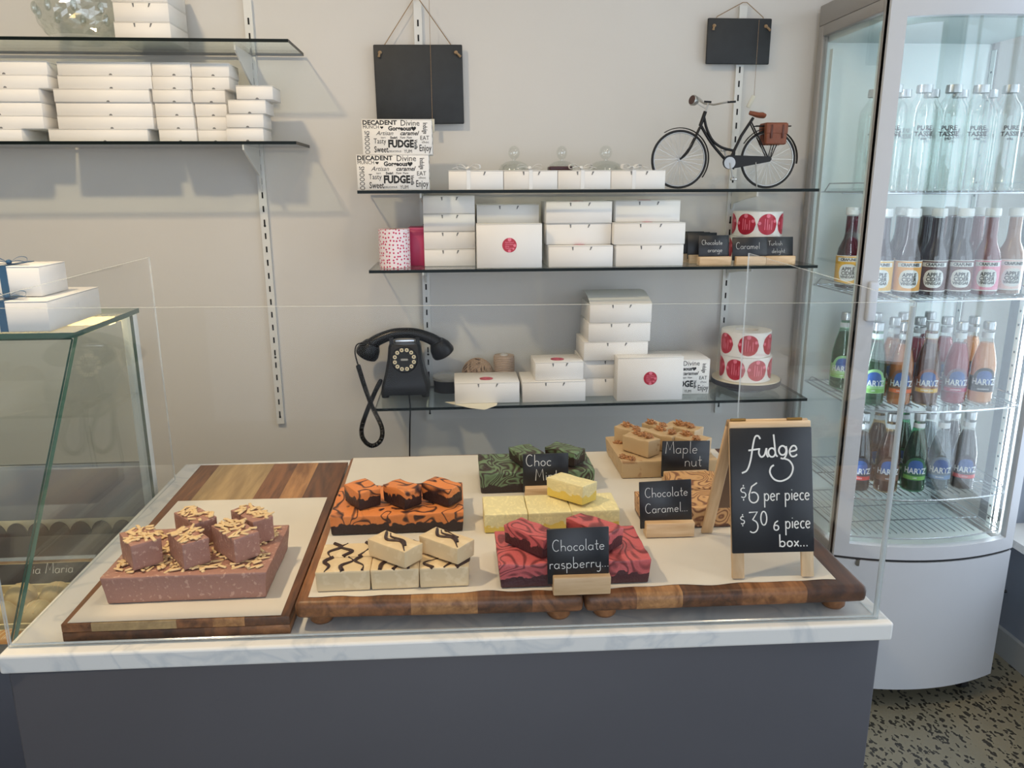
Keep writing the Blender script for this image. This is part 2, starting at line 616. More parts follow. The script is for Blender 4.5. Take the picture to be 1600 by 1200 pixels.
G = {
    'a': (.52, [arc(.22, .22, .19, .22, 50, 360), [(.42, .44), (.41, .12), (.46, .01)]]),
    'b': (.52, [[(.06, 1), (.06, 0)], arc(.25, .22, .19, .22, 160, -180)]),
    'c': (.42, [arc(.24, .22, .2, .22, 50, 310)]),
    'd': (.54, [arc(.22, .22, .19, .22, 30, 360), [(.42, 1), (.41, .1), (.47, 0)]]),
    'e': (.48, [[(.05, .22), (.4, .26)] + arc(.22, .22, .19, .22, 15, 320)]),
    'f': (.40, [[(.42, .9), (.34, 1.0), (.24, .92), (.2, .6), (.16, 0), (.06, -.32)], [(.05, .45), (.36, .47)]]),
    'g': (.54, [arc(.22, .22, .19, .22, 30, 390), [(.42, .42), (.42, -.15)] + arc(.22, -.2, .2, .2, 0, -150)]),
    'h': (.50, [[(.06, 1), (.06, 0)], [(.06, .25)] + arc(.24, .26, .18, .18, 150, 0, 6) + [(.42, 0)]]),
    'i': (.18, [[(.08, .44), (.08, .02)], [(.08, .62), (.085, .66)]]),
    'k': (.46, [[(.06, 1), (.06, 0)], [(.38, .44), (.08, .18), (.4, 0)]]),
    'l': (.20, [[(.08, 1), (.08, .08), (.14, 0)]]),
    'm': (.72, [[(.06, .44), (.06, 0)], [(.06, .28)] + arc(.2, .28, .13, .16, 160, 0, 6) + [(.33, 0)], [(.33, .28)] + arc(.47, .28, .13, .16, 160, 0, 6) + [(.6, .06), (.65, 0)]]),
    'n': (.50, [[(.06, .44), (.06, 0)], [(.06, .26)] + arc(.24, .26, .18, .18, 150, 0, 6) + [(.42, .05), (.46, 0)]]),
    'o': (.48, [arc(.23, .22, .19, .22, 80, 440)]),
    'p': (.52, [[(.06, .46), (.06, -.42)], arc(.25, .22, .19, .22, 160, -180)]),
    'r': (.36, [[(.06, .44), (.06, 0)], [(.06, .24)] + arc(.22, .26, .16, .17, 150, 50, 5)]),
    's': (.40, [arc(.2, .33, .14, .11, 50, 230, 6) + arc(.2, .11, .15, .12, 70, -140, 7)]),
    't': (.34, [[(.16, .85), (.16, .1), (.22, 0), (.3, .04)], [(.02, .5), (.32, .52)]]),
    'u': (.52, [[(.05, .44), (.05, .18)] + arc(.23, .18, .18, .18, 180, 350, 7) + [(.42, .44), (.42, .08), (.47, 0)]]),
    'x': (.42, [[(.04, .44), (.36, 0)], [(.36, .44), (.04, 0)]]),
    'y': (.50, [[(.05, .44), (.06, .2)] + arc(.23, .18, .17, .16, 180, 350, 7) + [(.42, .44), (.42, -.2)] + arc(.26, -.22, .16, .18, 0, -140, 6)]),
    'C': (.66, [arc(.36, .5, .31, .5, 50, 310, 14)]),
    'M': (.84, [[(.06, 0), (.14, 1), (.4, .3), (.66, 1), (.76, 0)]]),
    'T': (.62, [[(.02, .95), (.6, 1)], [(.3, .97), (.28, 0)]]),
    '$': (.46, [arc(.22, .6, .15, .14, 50, 250, 7) + arc(.22, .3, .16, .16, 70, -140, 8), [(.23, .92), (.23, .82)], [(.23, .06), (.23, -.05)]]),
    '6': (.60, [[(.46, .98), (.2, .8), (.07, .4)] + arc(.29, .26, .22, .26, 160, 480, 14)]),
    '3': (.56, [[(.05, .98), (.46, 1), (.22, .62)] + arc(.24, .3, .24, .3, 80, -130, 10)]),
    '0': (.54, [arc(.25, .5, .2, .5, 80, 440, 16)]),
    '.': (.18, [[(.02, .03), (.09, .03)]]),
    ' ': (.30, []),
}


def chalk(body, h, parent, loc, rot=(0, 0, 0), r=0.0006, wide=1.0, m=None):
    """write body left to right in the parent's xz plane, h = ascender height"""
    mb = MB()
    x = 0
    for ch in body:
        adv, st = G[ch]
        for s in st:
            mb.tube([((x + p[0] * wide) * h, 0, p[1] * h) for p in s], r, 4, flat=0.35)
        x += (adv + .05) * wide
    return mb.build('lettering', m or M_CHALK, parent, loc, rot)


ORD = ['first', 'second', 'third', 'fourth', 'fifth', 'sixth', 'seventh', 'eighth', 'ninth', 'tenth']


# ------------------------------------------------------------------ red round sticker (facing -y, centred on origin)
def sticker(parent, loc, rot=(0, 0, 0), r=0.0195):
    s = MB().lathe([(0, 0.0004), (r, 0.0004), (r, 0)], 32, axis='y').build('sticker', M_RED, parent, loc, rot)
    for cx, cz, q in ((0.02, .82, .26), (.78, -.05, .2), (.58, -.52, .14), (0, -.84, .22)):
        MB().lathe([(0, 0.0007), (q * r, 0.0007), (q * r, 0.0003)], 12, c=(cx * r * .93, 0, cz * r * .93), axis='y').build('printed_dot', M_PINK, s)
    k = r / 0.0195
    for i, (t, n) in enumerate((('Richmond', 1), ('chocolate', 1), ('shop', 1), ('Tasmania', 1))):
        link('lettering', text_mesh(t, 0.0056 * k, M_PINK, bold=0.0001, align='LEFT'), s, (-0.0115 * k, -0.0006, (0.0075 - 0.0052 * i) * k))
    return s


# ------------------------------------------------------------------ cardboard cartons
def carton(x0, x1, yf, dep, z0, z1, label, group=None, tabs=True, notch=False, rz=0.0, name='white_carton', stick=None, ribbon=None, lid_open=False, m=None):
    w, h = x1 - x0, z1 - z0
    t = thing(name, label, 'box', ((x0 + x1) / 2, yf + dep / 2, z0), rz, group)
    m = m or M_CARD
    rbox(-w / 2, w / 2, -dep / 2, dep / 2, 0.0003, h - 0.0022, 0.0008, m, 'body', t, seg=1)
    if lid_open:
        mb = MB()
        n = 8
        for i in range(n):
            a, b = i / n, (i + 1) / n
            f = lambda q: (-dep / 2 + dep * q, h - .001 + .022 * math.sin(PI * .5 * q) + .006 * math.sin(PI * q))
            (ya, za), (yb, zb) = f(a), f(b)
            mb.hexa([(-w / 2, ya, za), (w / 2, ya, za), (w / 2, yb, zb), (-w / 2, yb, zb), (-w / 2, ya, za + .001), (w / 2, ya, za + .001), (w / 2, yb, zb + .001), (-w / 2, yb, zb + .001)])
        mb.build('lid', m, t)
    else:
        rbox(-w / 2 - .0004, w / 2 + .0004, -dep / 2 - .0004, dep / 2, h - 0.0018, h, 0.0006, m, 'lid', t, seg=1)
    if tabs:
        for fx, sl in ((-.13, 0), (.14, .5)):
            q = min(.009, h * .2)
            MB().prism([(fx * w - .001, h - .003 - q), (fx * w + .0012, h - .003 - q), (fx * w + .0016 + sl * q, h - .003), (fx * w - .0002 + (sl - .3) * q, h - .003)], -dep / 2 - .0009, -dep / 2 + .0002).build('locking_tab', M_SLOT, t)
    if notch:
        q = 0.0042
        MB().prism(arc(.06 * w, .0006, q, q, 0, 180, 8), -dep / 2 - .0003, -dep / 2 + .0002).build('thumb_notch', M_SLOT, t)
    if stick == 'front':
        sticker(t, (0, -dep / 2 - .0002, h * .52))
    elif stick == 'top':
        sticker(t, (0, -dep * .12, h + .0002), (R(-90), 0, 0))
    return t


def bow(parent, loc, m, k=1.0, rz=0.0, name='ribbon_bow', tails=True):
    mb = MB()
    for s in (-1, 1):
        p = spline([(0, 0, .002), (s * .012 * k, 0, .010 * k), (s * .022 * k, .002, .009 * k), (s * .02 * k, .004, .002 * k), (0, .002, .001)], 5)
        for i in range(len(p) - 1):
            a, b = p[i], p[i + 1]
            mb.hexa([(a.x, a.y - .004 * k, a.z), (b.x, b.y - .004 * k, b.z), (b.x, b.y + .004 * k, b.z), (a.x, a.y + .004 * k, a.z),
                     (a.x, a.y - .004 * k, a.z + .0006), (b.x, b.y - .004 * k, b.z + .0006), (b.x, b.y + .004 * k, b.z + .0006), (a.x, a.y + .004 * k, a.z + .0006)])
        if tails:
            p = spline([(0, -.002, .003), (s * .012 * k, -.012 * k, .006 * k), (s * .024 * k, -.016 * k, .003 * k)], 4)
            for i in range(len(p) - 1):
                a, b = p[i], p[i + 1]
                mb.hexa([(a.x, a.y - .003 * k, a.z), (b.x, b.y - .003 * k, b.z), (b.x, b.y + .003 * k, b.z), (a.x, a.y + .003 * k, a.z),
                         (a.x, a.y - .003 * k, a.z + .0006), (b.x, b.y - .003 * k, b.z + .0006), (b.x, b.y + .003 * k, b.z + .0006), (a.x, a.y + .003 * k, a.z + .0006)])
    mb.ball((0, 0, .004 * k), .004 * k, .005 * k, .0035 * k, 8, 6)
    return mb.build(name, m, parent, loc, (0, 0, rz))


# ================================================================== the room
WY = 2.36
M_WALL = mat('wall_plaster', (208, 205, 200), 0.75, var=0.03, scale=1.6, bump=0.05, bscale=60)
M_WALLG = mat('wall_grey', (132, 140, 152), 0.6, var=0.04, scale=3)
struct('floor', MB().box(-3.3, 1.95, -2.6, 2.46, -0.1, 0), terrazzo())
struct('ceiling', MB().box(-3.3, 1.95, -2.6, 2.46, 2.75, 2.85), mat('ceiling_white', (228, 226, 220), 0.8))
struct('wall_back', MB().box(-3.3, 1.78, WY, WY + .1, 0, 2.75), M_WALL)
struct('wall_left', MB().box(-3.3, -3.2, -2.6, WY, 0, 2.75), M_WALL)
fr = MB().box(-3.2, -1.6, -2.6, -2.5, 0, 2.75).box(1.6, 1.78, -2.6, -2.5, 0, 2.75).box(-1.6, 1.6, -2.6, -2.5, 0, .15).box(-1.6, 1.6, -2.6, -2.5, 2.65, 2.75)
struct('wall_front', fr, M_WALL)
wr = MB().box(1.78, 1.92, -2.6, WY, 0, .42).box(1.78, 1.92, -2.6, WY, 2.45, 2.75).box(1.78, 1.92, 2.2, WY, .42, 2.45).box(1.78, 1.92, -2.6, -.5, .42, 2.45)
struct('wall_right', wr, M_WALLG)
struct('trim_1', MB().box(1.70, 1.92, -.52, 2.22, .42, .445), M_WHITE)
struct('baseboard_right', MB().box(1.765, 1.78, -2.5, WY, 0, .09), mat('baseboard_grey', (168, 172, 172), 0.5))
w1 = MB()
for y in (-.5, .4, 1.3, 2.16):
    w1.box(1.84, 1.88, y, y + .04, .445, 2.45)
w1.box(1.84, 1.88, -.5, 2.2, .445, .485).box(1.84, 1.88, -.5, 2.2, 2.41, 2.45)
wf = struct('window_1', w1, M_WHITE)
for y in (-.46, .44, 1.34):
    MB().box(1.858, 1.862, y, y + .86 if y < 1.3 else 2.16, .485, 2.41).build('pane', glass('window_pane', (0.97, 0.98, 0.98), 0.03), wf)

# ------------------------------------------------------------------ ceiling lamps (warm spots of the shop, above the frame)
M_LAMPON = mat('lamp_glow', (255, 226, 178), 0.5, emit=9)
LAMPS = [(-0.95, 0.95, 40, 'warm ceiling spot above the glass chocolate case'), (0.15, 0.9, 9, 'warm ceiling spot above the middle of the fudge counter'), (0.95, 1.0, 4, 'warm ceiling spot near the drinks fridge')]
for x, y, pw, lb in LAMPS:
    t = thing('ceiling_lamp', lb, 'lamp', (x, y, 2.75), 0, 'ceiling spots over the counter')
    MB().lathe([(0, 0), (.075, 0), (.075, -.05), (.062, -.05), (.062, -.02), (0, -.02)], 24).build('housing', M_WHITE, t, smooth=True)
    MB().lathe([(0, -.03), (.06, -.03), (.06, -.034), (0, -.034)], 24).build('lens', M_LAMPON, t)
    a = area('lamp_light', (x, y, 2.695), (0, 0, 0), .11, .11, pw, (1.0, 0.77, 0.48))

# ------------------------------------------------------------------ slotted wall rails with their brackets
M_RAIL = mat('rail_enamel', (214, 214, 210), 0.35)
M_HOLE = mat('slot_dark', (22, 22, 24), 0.8)
slot_me = MB().box(-.0022, .0022, -.0006, .0002, -.0085, .0085).mesh('slot', M_HOLE)
screw_me = MB().lathe([(0, 0.001), (.003, 0.001), (.0035, 0)], 10, axis='y').mesh('screw', M_HOLE)


def bracket(parent, x, zt, reach, drop):
    yb = WY - .014
    MB().prism([(yb, zt), (yb - reach, zt), (yb - reach, zt - .012), (yb - reach * .55, zt - drop * .38), (yb - .02, zt - drop * .62), (yb, zt - drop)], x - .002, x + .002, 'x').build('bracket', M_RAIL, parent)


def rail(x, lb, brs):
    t = thing('shelf_rail', lb, 'rail', (0, 0, 0), 0, 'slotted shelf rails on the back wall')
    MB().box(x - .011, x + .011, WY - .012, WY, .798, 2.002).build('upright', M_RAIL, t)
    z = .83
    i = 0
    while z < 1.98:
        link('slot', slot_me, t, (x, WY - .0122, z))
        z += .0385
        i += 1
    for z in (.812, 1.0, 1.39, 1.86):
        link('screw', screw_me, t, (x, WY - .012, z + .008))
    for b in brs:
        bracket(t, x, *b)


rail(-.545, 'white slotted wall rail holding the two left glass shelves', [(1.858, .17, .13), (1.614, .17, .12)])
rail(-.085, 'white slotted wall rail behind the larger slate board and the telephone', [(1.489, .2, .055), (1.283, .2, .055), (.900, .2, .05)])
rail(.837, 'white slotted wall rail behind the small slate board and the bicycle', [(1.489, .2, .055), (1.283, .2, .055), (.900, .2, .05)])


# ------------------------------------------------------------------ glass wall shelves
def gshelf(x0, x1, y0, z, lb):
    mb = MB()
    mb.add([(x0, y0, z - .004), (x1, y0, z - .004), (x1, WY - .015, z - .004), (x0, WY - .015, z - .004), (x0, y0, z + .004), (x1, y0, z + .004), (x1, WY - .015, z + .004), (x0, WY - .015, z + .004)], [(0, 3, 2, 1), (4, 5, 6, 7)])
    n = len(mb.f)
    mb.mi = 1
    mb.add([(x0, y0, z - .004), (x1, y0, z - .004), (x1, WY - .015, z - .004), (x0, WY - .015, z - .004), (x0, y0, z + .004), (x1, y0, z + .004), (x1, WY - .015, z + .004), (x0, WY - .015, z + .004)], [(0, 1, 5, 4), (1, 2, 6, 5), (2, 3, 7, 6), (3, 0, 4, 7)])
    o = mb.build('glass_shelf', [M_SHELFGLASS, M_GEDGE])
    tag(o, lb, 'shelf', 'glass wall shelves')
    return o


Z_TL, Z_ML, Z1, Z2, Z3 = 1.866, 1.622, 1.497, 1.291, .909      # top faces
gshelf(-1.75, -.402, 2.135, Z_TL - .004, 'upper left glass shelf under the crystal bowl')
gshelf(-1.75, -.402, 2.15, Z_ML - .004, 'lower left glass shelf carrying the flat white boxes')
gshelf(-.246, .99, 2.10, Z1 - .004, 'glass shelf carrying the model bicycle and ribboned boxes')
gshelf(-.226, 1.005, 2.10, Z2 - .004, 'middle right glass shelf with stacked boxes and small slate signs')
gshelf(-.228, 1.01, 2.10, Z3 - .004, 'lowest right glass shelf under the black telephone')

# ================================================================== the counter
M_CAB = mat('counter_grey', (74, 74, 80), 0.55, var=0.04, scale=5)
M_KICK = mat('kick_dark', (40, 41, 45), 0.6)


def slab(mb, q, z0, z1):
    return mb.hexa([(p[0], p[1], z0) for p in q] + [(p[0], p[1], z1) for p in q])


t = thing('counter_base', 'dark grey front counter cabinet under the marble worktop', 'counter', (0, 1.3, 0))
rbox(-.609, .607, -.335, .40, .08, .8715, .003, M_CAB, 'body', t)
rbox(-.60, .60, -.29, .38, 0, .08, .002, M_KICK, 'kickboard', t)
bm = MB()
slab(bm, [(-.618, .962), (.612, .944), (.622, 1.70), (-.615, 1.71)], .872, .9)
o = bm.build('marble_worktop', marble())
tag(o, 'pale veined marble worktop on the dark grey counter', 'worktop')
bv = o.modifiers.new('soft_edge', 'BEVEL')
bv.width = .004
bv.segments = 3

# ------------------------------------------------------------------ clear acrylic guard standing on the counter
g = thing('sneeze_guard', 'clear acrylic guard screen standing on the marble counter', 'screen', (0, 0, 0))


def pane(name, a, b, z0, z1a, z1b, th, parent, m=None, e=None):
    """upright sheet from a to b (xy), thickness th"""
    a, b = Vector(a), Vector(b)
    d = (b - a).normalized()
    n = Vector((-d.y, d.x)) * th / 2
    v = [(a - n).to_tuple() + (z0,), (b - n).to_tuple() + (z0,), (b + n).to_tuple() + (z0,), (a + n).to_tuple() + (z0,),
         (a - n).to_tuple() + (z1a,), (b - n).to_tuple() + (z1b,), (b + n).to_tuple() + (z1b,), (a + n).to_tuple() + (z1a,)]
    mb = MB()
    mb.add(v, [(0, 1, 5, 4), (2, 3, 7, 6)])
    mb.mi = 1
    mb.add(v, [(0, 3, 2, 1), (4, 5, 6, 7), (1, 2, 6, 5), (3, 0, 4, 7)])
    return mb.build(name, [m or M_ACRYL, e or M_ACRYLEDGE], parent)


pane('front_pane', (-.612, .982), (.594, .957), .9005, 1.362, 1.356, .003, g)
pane('side_pane', (.5935, .961), (.5935, 1.545), .9005, 1.356, 1.372, .003, g)
pane('side_pane', (-.6115, .986), (-.604, 1.61), .9005, 1.362, 1.371, .003, g)
MB().tube([(.592, .9605, .903), (.592, .9605, 1.35)], .0035, 8).build('corner_bead', M_ACRYLEDGE, g)
MB().tube([(-.609, .985, .903), (.59, .961, .903)], .0016, 6).build('seal_bead', M_ACRYLEDGE, g)

# ------------------------------------------------------------------ chopping boards
WOODS = [wood('acacia_a', (70, 44, 28), (118, 76, 46)), wood('acacia_b', (104, 66, 38), (160, 108, 66)), wood('acacia_c', (58, 36, 25), (96, 62, 40)),
         wood('acacia_d', (128, 86, 50), (186, 136, 86)), wood('acacia_e', (86, 54, 33), (140, 92, 56)), wood('acacia_pale', (146, 120, 82), (176, 148, 104))]


def board(lb, q, z0, z1, cuts, cols, feet=None, bev=.006, under=None):
    """q: front-left, front-right, back-right, back-left corners; planks run away from the viewer"""
    t = thing('chopping_board', lb, 'board', ((q[0][0] + q[1][0]) / 2, (q[0][1] + q[3][1]) / 2, .9))
    ox, oy = t.location.x, t.location.y
    lay = [(z0, z1, [0] + cuts + [1], cols)]
    if under:
        zm = z0 + (z1 - z0) * .52
        lay = [(z0, zm, [0] + under[0] + [1], under[1]), (zm, z1, [0] + cuts + [1], cols)]
    for za, zb, e, cl, i in [(l_[0], l_[1], l_[2], l_[3], i_) for l_ in lay for i_ in range(len(l_[2]) - 1)]:
        a, b = e[i], e[i + 1]
        lerp = lambda p, r, s: (p[0] + (r[0] - p[0]) * s - ox, p[1] + (r[1] - p[1]) * s - oy)
        f0, f1, k1, k0 = lerp(q[0], q[1], a), lerp(q[0], q[1], b), lerp(q[3], q[2], b), lerp(q[3], q[2], a)
        bm = bmesh.new()
        vs = [bm.verts.new((p[0], p[1], z - .9)) for z in (za, zb) for p in (f0, f1, k1, k0)]
        for fc in [(0, 3, 2, 1), (4, 5, 6, 7), (0, 1, 5, 4), (1, 2, 6, 5), (2, 3, 7, 6), (3, 0, 4, 7)]:
            bm.faces.new([vs[k] for k in fc])
        bm.edges.ensure_lookup_table()
        sel = []
        for ed in bm.edges:
            pair = {vs.index(ed.verts[0]) % 4, vs.index(ed.verts[1]) % 4}
            if pair == {0, 1} or pair == {2, 3} or (i == 0 and pair == {0, 3}) or (i == len(e) - 2 and pair == {1, 2}) or (i == 0 and pair in ({0}, {3})) or (i == len(e) - 2 and pair in ({1}, {2})):
                sel.append(ed)
        bmesh.ops.bevel(bm, geom=sel, offset=bev, segments=3, affect='EDGES', profile=0.5)
        me = bpy.data.meshes.new('plank')
        bm.to_mesh(me)
        bm.free()
        me.materials.append(WOODS[cl[i]])
        me.shade_smooth()
        me.set_sharp_from_angle(angle=R(40))
        link('plank', me, t)
    for f in feet or []:
        MB().lathe([(0, .0004), (.014, .0004), (.017, .004), (.018, z0 - .9 + .001), (0, z0 - .9 + .001)], 16).build('foot', WOODS[1], t, (f[0] - ox, f[1] - oy, 0), smooth=True)
    return t


board('flat chopping board under the almond fudge, lying directly on the marble', [(-.545, .990), (-.238, .986), (-.238, 1.615), (-.552, 1.622)], .9003, .927, [.13, .50, .66, .80], [4, 5, 4, 3, 0], bev=.0012, under=([.3, .62, .85], [0, 2, 4, 1]))
board('footed chopping board carrying the orange swirl and cream fudge', [(-.232, .990), (.172, .975), (.176, 1.596), (-.230, 1.598)], .918, .945, [.22, .40, .63, .82], [1, 4, 3, 0, 4], [(-.2, 1.02), (.14, 1.005), (.14, 1.56), (-.2, 1.565)], bev=.009)
board('footed chopping board carrying the easel price sign and maple fudge', [(.1735, .975), (.584, .970), (.584, 1.59), (.1775, 1.596)], .918, .945, [.18, .34, .55, .78], [4, 3, 0, 1, 2], [(.207, 1.005), (.548, 1.0), (.548, 1.555), (.21, 1.56)], bev=.009)


# ------------------------------------------------------------------ baking paper
def paper(name, q, z, lb, amp=.0008, nx=40, ny=40, edge=.0, seed=0):
    mb = MB()
    vs, fs = [], []
    for j in range(ny + 1):
        for i in range(nx + 1):
            u, v = i / nx, j / ny
            a = Vector(q[0]).lerp(Vector(q[1]), u)
            b = Vector(q[3]).lerp(Vector(q[2]), u)
            p = a.lerp(b, v)
            wob = edge * (noise.noise(Vector((u * 7, seed, 3))) * (1 - v) ** 8)
            zz = z + amp * (0.5 + .5 * noise.noise(Vector((p.x * 14, p.y * 9, seed))))
            vs.append((p.x, p.y + wob, zz))
    for k in range(2):
        pass
    n = len(vs)
    vs += [(x, y, zz - .0002) for x, y, zz in vs]
    for j in range(ny):
        for i in range(nx):
            a = j * (nx + 1) + i
            fs.append((a, a + 1, a + nx + 2, a + nx + 1))
            fs.append((a + n, a + n + nx + 1, a + n + nx + 2, a + n + 1))
    per = [i for i in range(nx)] + [j * (nx + 1) + nx for j in range(ny)] + [ny * (nx + 1) + i for i in range(nx, 0, -1)] + [j * (nx + 1) for j in range(ny, 0, -1)]
    for k in range(len(per)):
        a, b = per[k], per[(k + 1) % len(per)]
        fs.append((a, a + n, b + n, b))
    mb.add(vs, fs)
    o = mb.build(name, M_PAPER, smooth=True)
    return tag(o, lb, 'paper')


M_PAPER = mat('baking_paper', (212, 206, 194), 0.5, var=0.035, scale=14, bump=0.06, bscale=40)
paper('baking_paper', [(-.537, .992), (-.25, .989), (-.252, 1.415), (-.532, 1.42)], .9275, 'sheet of baking paper under the almond fudge', seed=2)
paper('baking_paper', [(-.214, 1.003), (.172, .995), (.172, 1.583), (-.222, 1.586)], .9455, 'sheet of baking paper under the orange swirl and cream fudge', edge=.012, seed=5)
paper('baking_paper', [(.174, .995), (.545, .992), (.57, 1.20), (.555, 1.58), (.176, 1.583)][:2] + [(.56, 1.58), (.174, 1.583)], .9455, 'sheet of baking paper under the easel price sign and maple fudge', edge=.008, seed=9)

# ================================================================== drinks fridge
M_FR = mat('fridge_silver', (196, 200, 206), 0.38, var=0.02, scale=3)
M_FRS = mat('fridge_side_grey', (150, 148, 146), 0.42)
M_SEAL = mat('door_seal', (34, 34, 36), 0.6)
M_INNER = mat('fridge_liner', (222, 232, 230), 0.35)
M_FGLASS = glass('fridge_glass', (0.965, 0.985, 0.98), 0.06)
M_LED = mat('led_strip', (235, 245, 255), 0.5, emit=44)
FX0, FX1, FYF, FYB = 1.056, 1.588, 1.955, 2.335
FC = (FX0 + FX1) / 2
F = thing('drinks_fridge', 'upright silver drinks fridge with curved glass door beside the window', 'fridge', (FC, 2.14, 0))
OX, OY = FC, 2.14


def fbox(name, m, x0, x1, y0, y1, z0, z1, bev=.003, parent=None):
    return rbox(x0 - OX, x1 - OX, y0 - OY, y1 - OY, z0, z1, bev, m, name, parent or F)


def bulge(u, a=.055):
    return -a * (1 - (2 * u - 1) ** 2)


def curved(name, m, u0, u1, z0, z1, y, th, n=20, a=.055, parent=None, dz=0):
    """strip of a bowed front between fractions u0..u1 of the width; y is its outer face at the corners"""
    mb = MB()
    vs, fs = [], []
    for i in range(n + 1):
        u = u0 + (u1 - u0) * i / n
        x = FX0 + (FX1 - FX0) * u - OX
        yy = y + bulge(u, a) - OY
        vs += [(x, yy, z0), (x, yy, z1), (x, yy + th, z1), (x, yy + th, z0)]
    for i in range(n):
        a_, b_ = 4 * i, 4 * i + 4
        for k in range(4):
            fs.append((a_ + k, b_ + k, b_ + (k + 1) % 4, a_ + (k + 1) % 4))
    fs += [(0, 1, 2, 3), (4 * n + 3, 4 * n + 2, 4 * n + 1, 4 * n)]
    mb.add(vs, fs)
    return mb.build(name, m, parent or F, smooth=True)


# plinth with bowed front panel
fbox('plinth', M_FR, FX0, FX1, FYF, FYB, .075, .485)
curved('front_panel', M_FR, 0, 1, .075, .480, FYF - .004, .02)
MB().lathe([(0, .010), (.010, .010), (.012, 0)], 18, axis='y').build('lock', M_STEEL, F, (1.12 - OX, 1.937 - OY, .472), smooth=True)
for x in (1.1, 1.53):
    for y in (2.0, 2.29):
        c = MB()
        c.lathe([(0, -.010), (.026, -.010), (.028, -.004), (.028, .004), (.026, .010), (0, .010)], 18, axis='x')
        c.box(-.016, .016, -.016, .016, .015, .05)
        c.build('castor', M_KICK, F, (x - OX, y - OY, .0285), smooth=True)
# cabinet frame
fbox('back_panel', M_INNER, FX0 + .01, FX1 - .01, FYB - .02, FYB, .485, 2.0)
fbox('top_panel', M_FRS, FX0, FX1, FYF, FYB, 1.945, 2.0)
curved('top_fascia', M_FR, 0, 1, 1.948, 2.0, FYF - .004, .02)
fbox('side_post', M_FRS, FX0, FX0 + .022, FYF, FYF + .03, .485, 1.945)
fbox('side_post', M_FRS, FX0, FX0 + .018, FYB - .03, FYB, .485, 1.945)
fbox('side_post', M_FRS, FX1 - .022, FX1, FYF, FYF + .03, .485, 1.945)
fbox('side_post', M_FRS, FX1 - .018, FX1, FYB - .03, FYB, .485, 1.945)
fbox('side_rail', M_FRS, FX0, FX0 + .018, FYF + .03, FYB - .03, 1.915, 1.945)
fbox('side_rail', M_FRS, FX0, FX0 + .018, FYF + .03, FYB - .03, .485, .515)
fbox('side_rail', M_FRS, FX1 - .018, FX1, FYF + .03, FYB - .03, 1.915, 1.945)
fbox('side_rail', M_FRS, FX1 - .018, FX1, FYF + .03, FYB - .03, .485, .515)
for x in (FX0 + .006, FX1 - .010):
    MB().box(x - OX, x + .004 - OX, FYF + .03 - OY, FYB - .03 - OY, .515, 1.915).build('side_glass', M_FGLASS, F)
fbox('inner_floor', M_INNER, FX0 + .02, FX1 - .02, FYF + .02, FYB - .02, .485, .497)
fbox('inner_ceiling', mat('fridge_header', (186, 200, 198), 0.5), FX0 + .02, FX1 - .02, FYF + .02, FYB - .02, 1.90, 1.945)
# door
D0, D1 = .0, 1.0
DY = FYF - .006
door = curved('door_rail', M_FR, .0, 1, 1.895, 1.946, DY, .022)
curved('door_rail', M_FR, .0, 1, .489, .528, DY, .022)
curved('door_stile', M_FR, 0, .066, .528, 1.895, DY, .022, 4)
curved('door_stile', M_FR, .934, 1, .528, 1.895, DY, .022, 4)
curved('door_seal', M_SEAL, .002, .012, .49, 1.945, DY + .0215, .006, 2)
curved('door_glass', M_FGLASS, .064, .936, .526, 1.897, DY + .008, .004, 24)
curved('door_lower_seal', M_SEAL, .01, .99, .4815, .4885, DY + .004, .006, 20)
rbox(-.013, .013, -.012, .004, -.052, .052, .006, M_FR, 'door_handle', F, (FX0 + .022 - OX, DY - .012 - OY, 1.212), seg=3)
# light strips inside the front corners
for x in (FX0 + .026, FX1 - .034):
    MB().box(x - OX, x + .006 - OX, FYF + .034 - OY, FYF + .040 - OY, .52, 1.89).build('light_strip', M_LED, F)
# perforated shelf standards
hole_me = MB().lathe([(0, .0006), (.0034, .0006), (.0034, 0)], 10, axis='x').mesh('hole', M_HOLE)
for x, s in ((FX0 + .024, 1), (FX1 - .026, -1)):
    for y in (FYF + .07, FYB - .045):
        st = MB().box(-.0012, .0012, -.009, .009, .52, 1.88).build('shelf_standard', M_INNER, F, (x - OX, y - OY, 0))
        for k in range(34):
            link('hole', hole_me, st, (s * .0013, 0, .55 + k * .0385), (0, 0, 0 if s > 0 else PI))
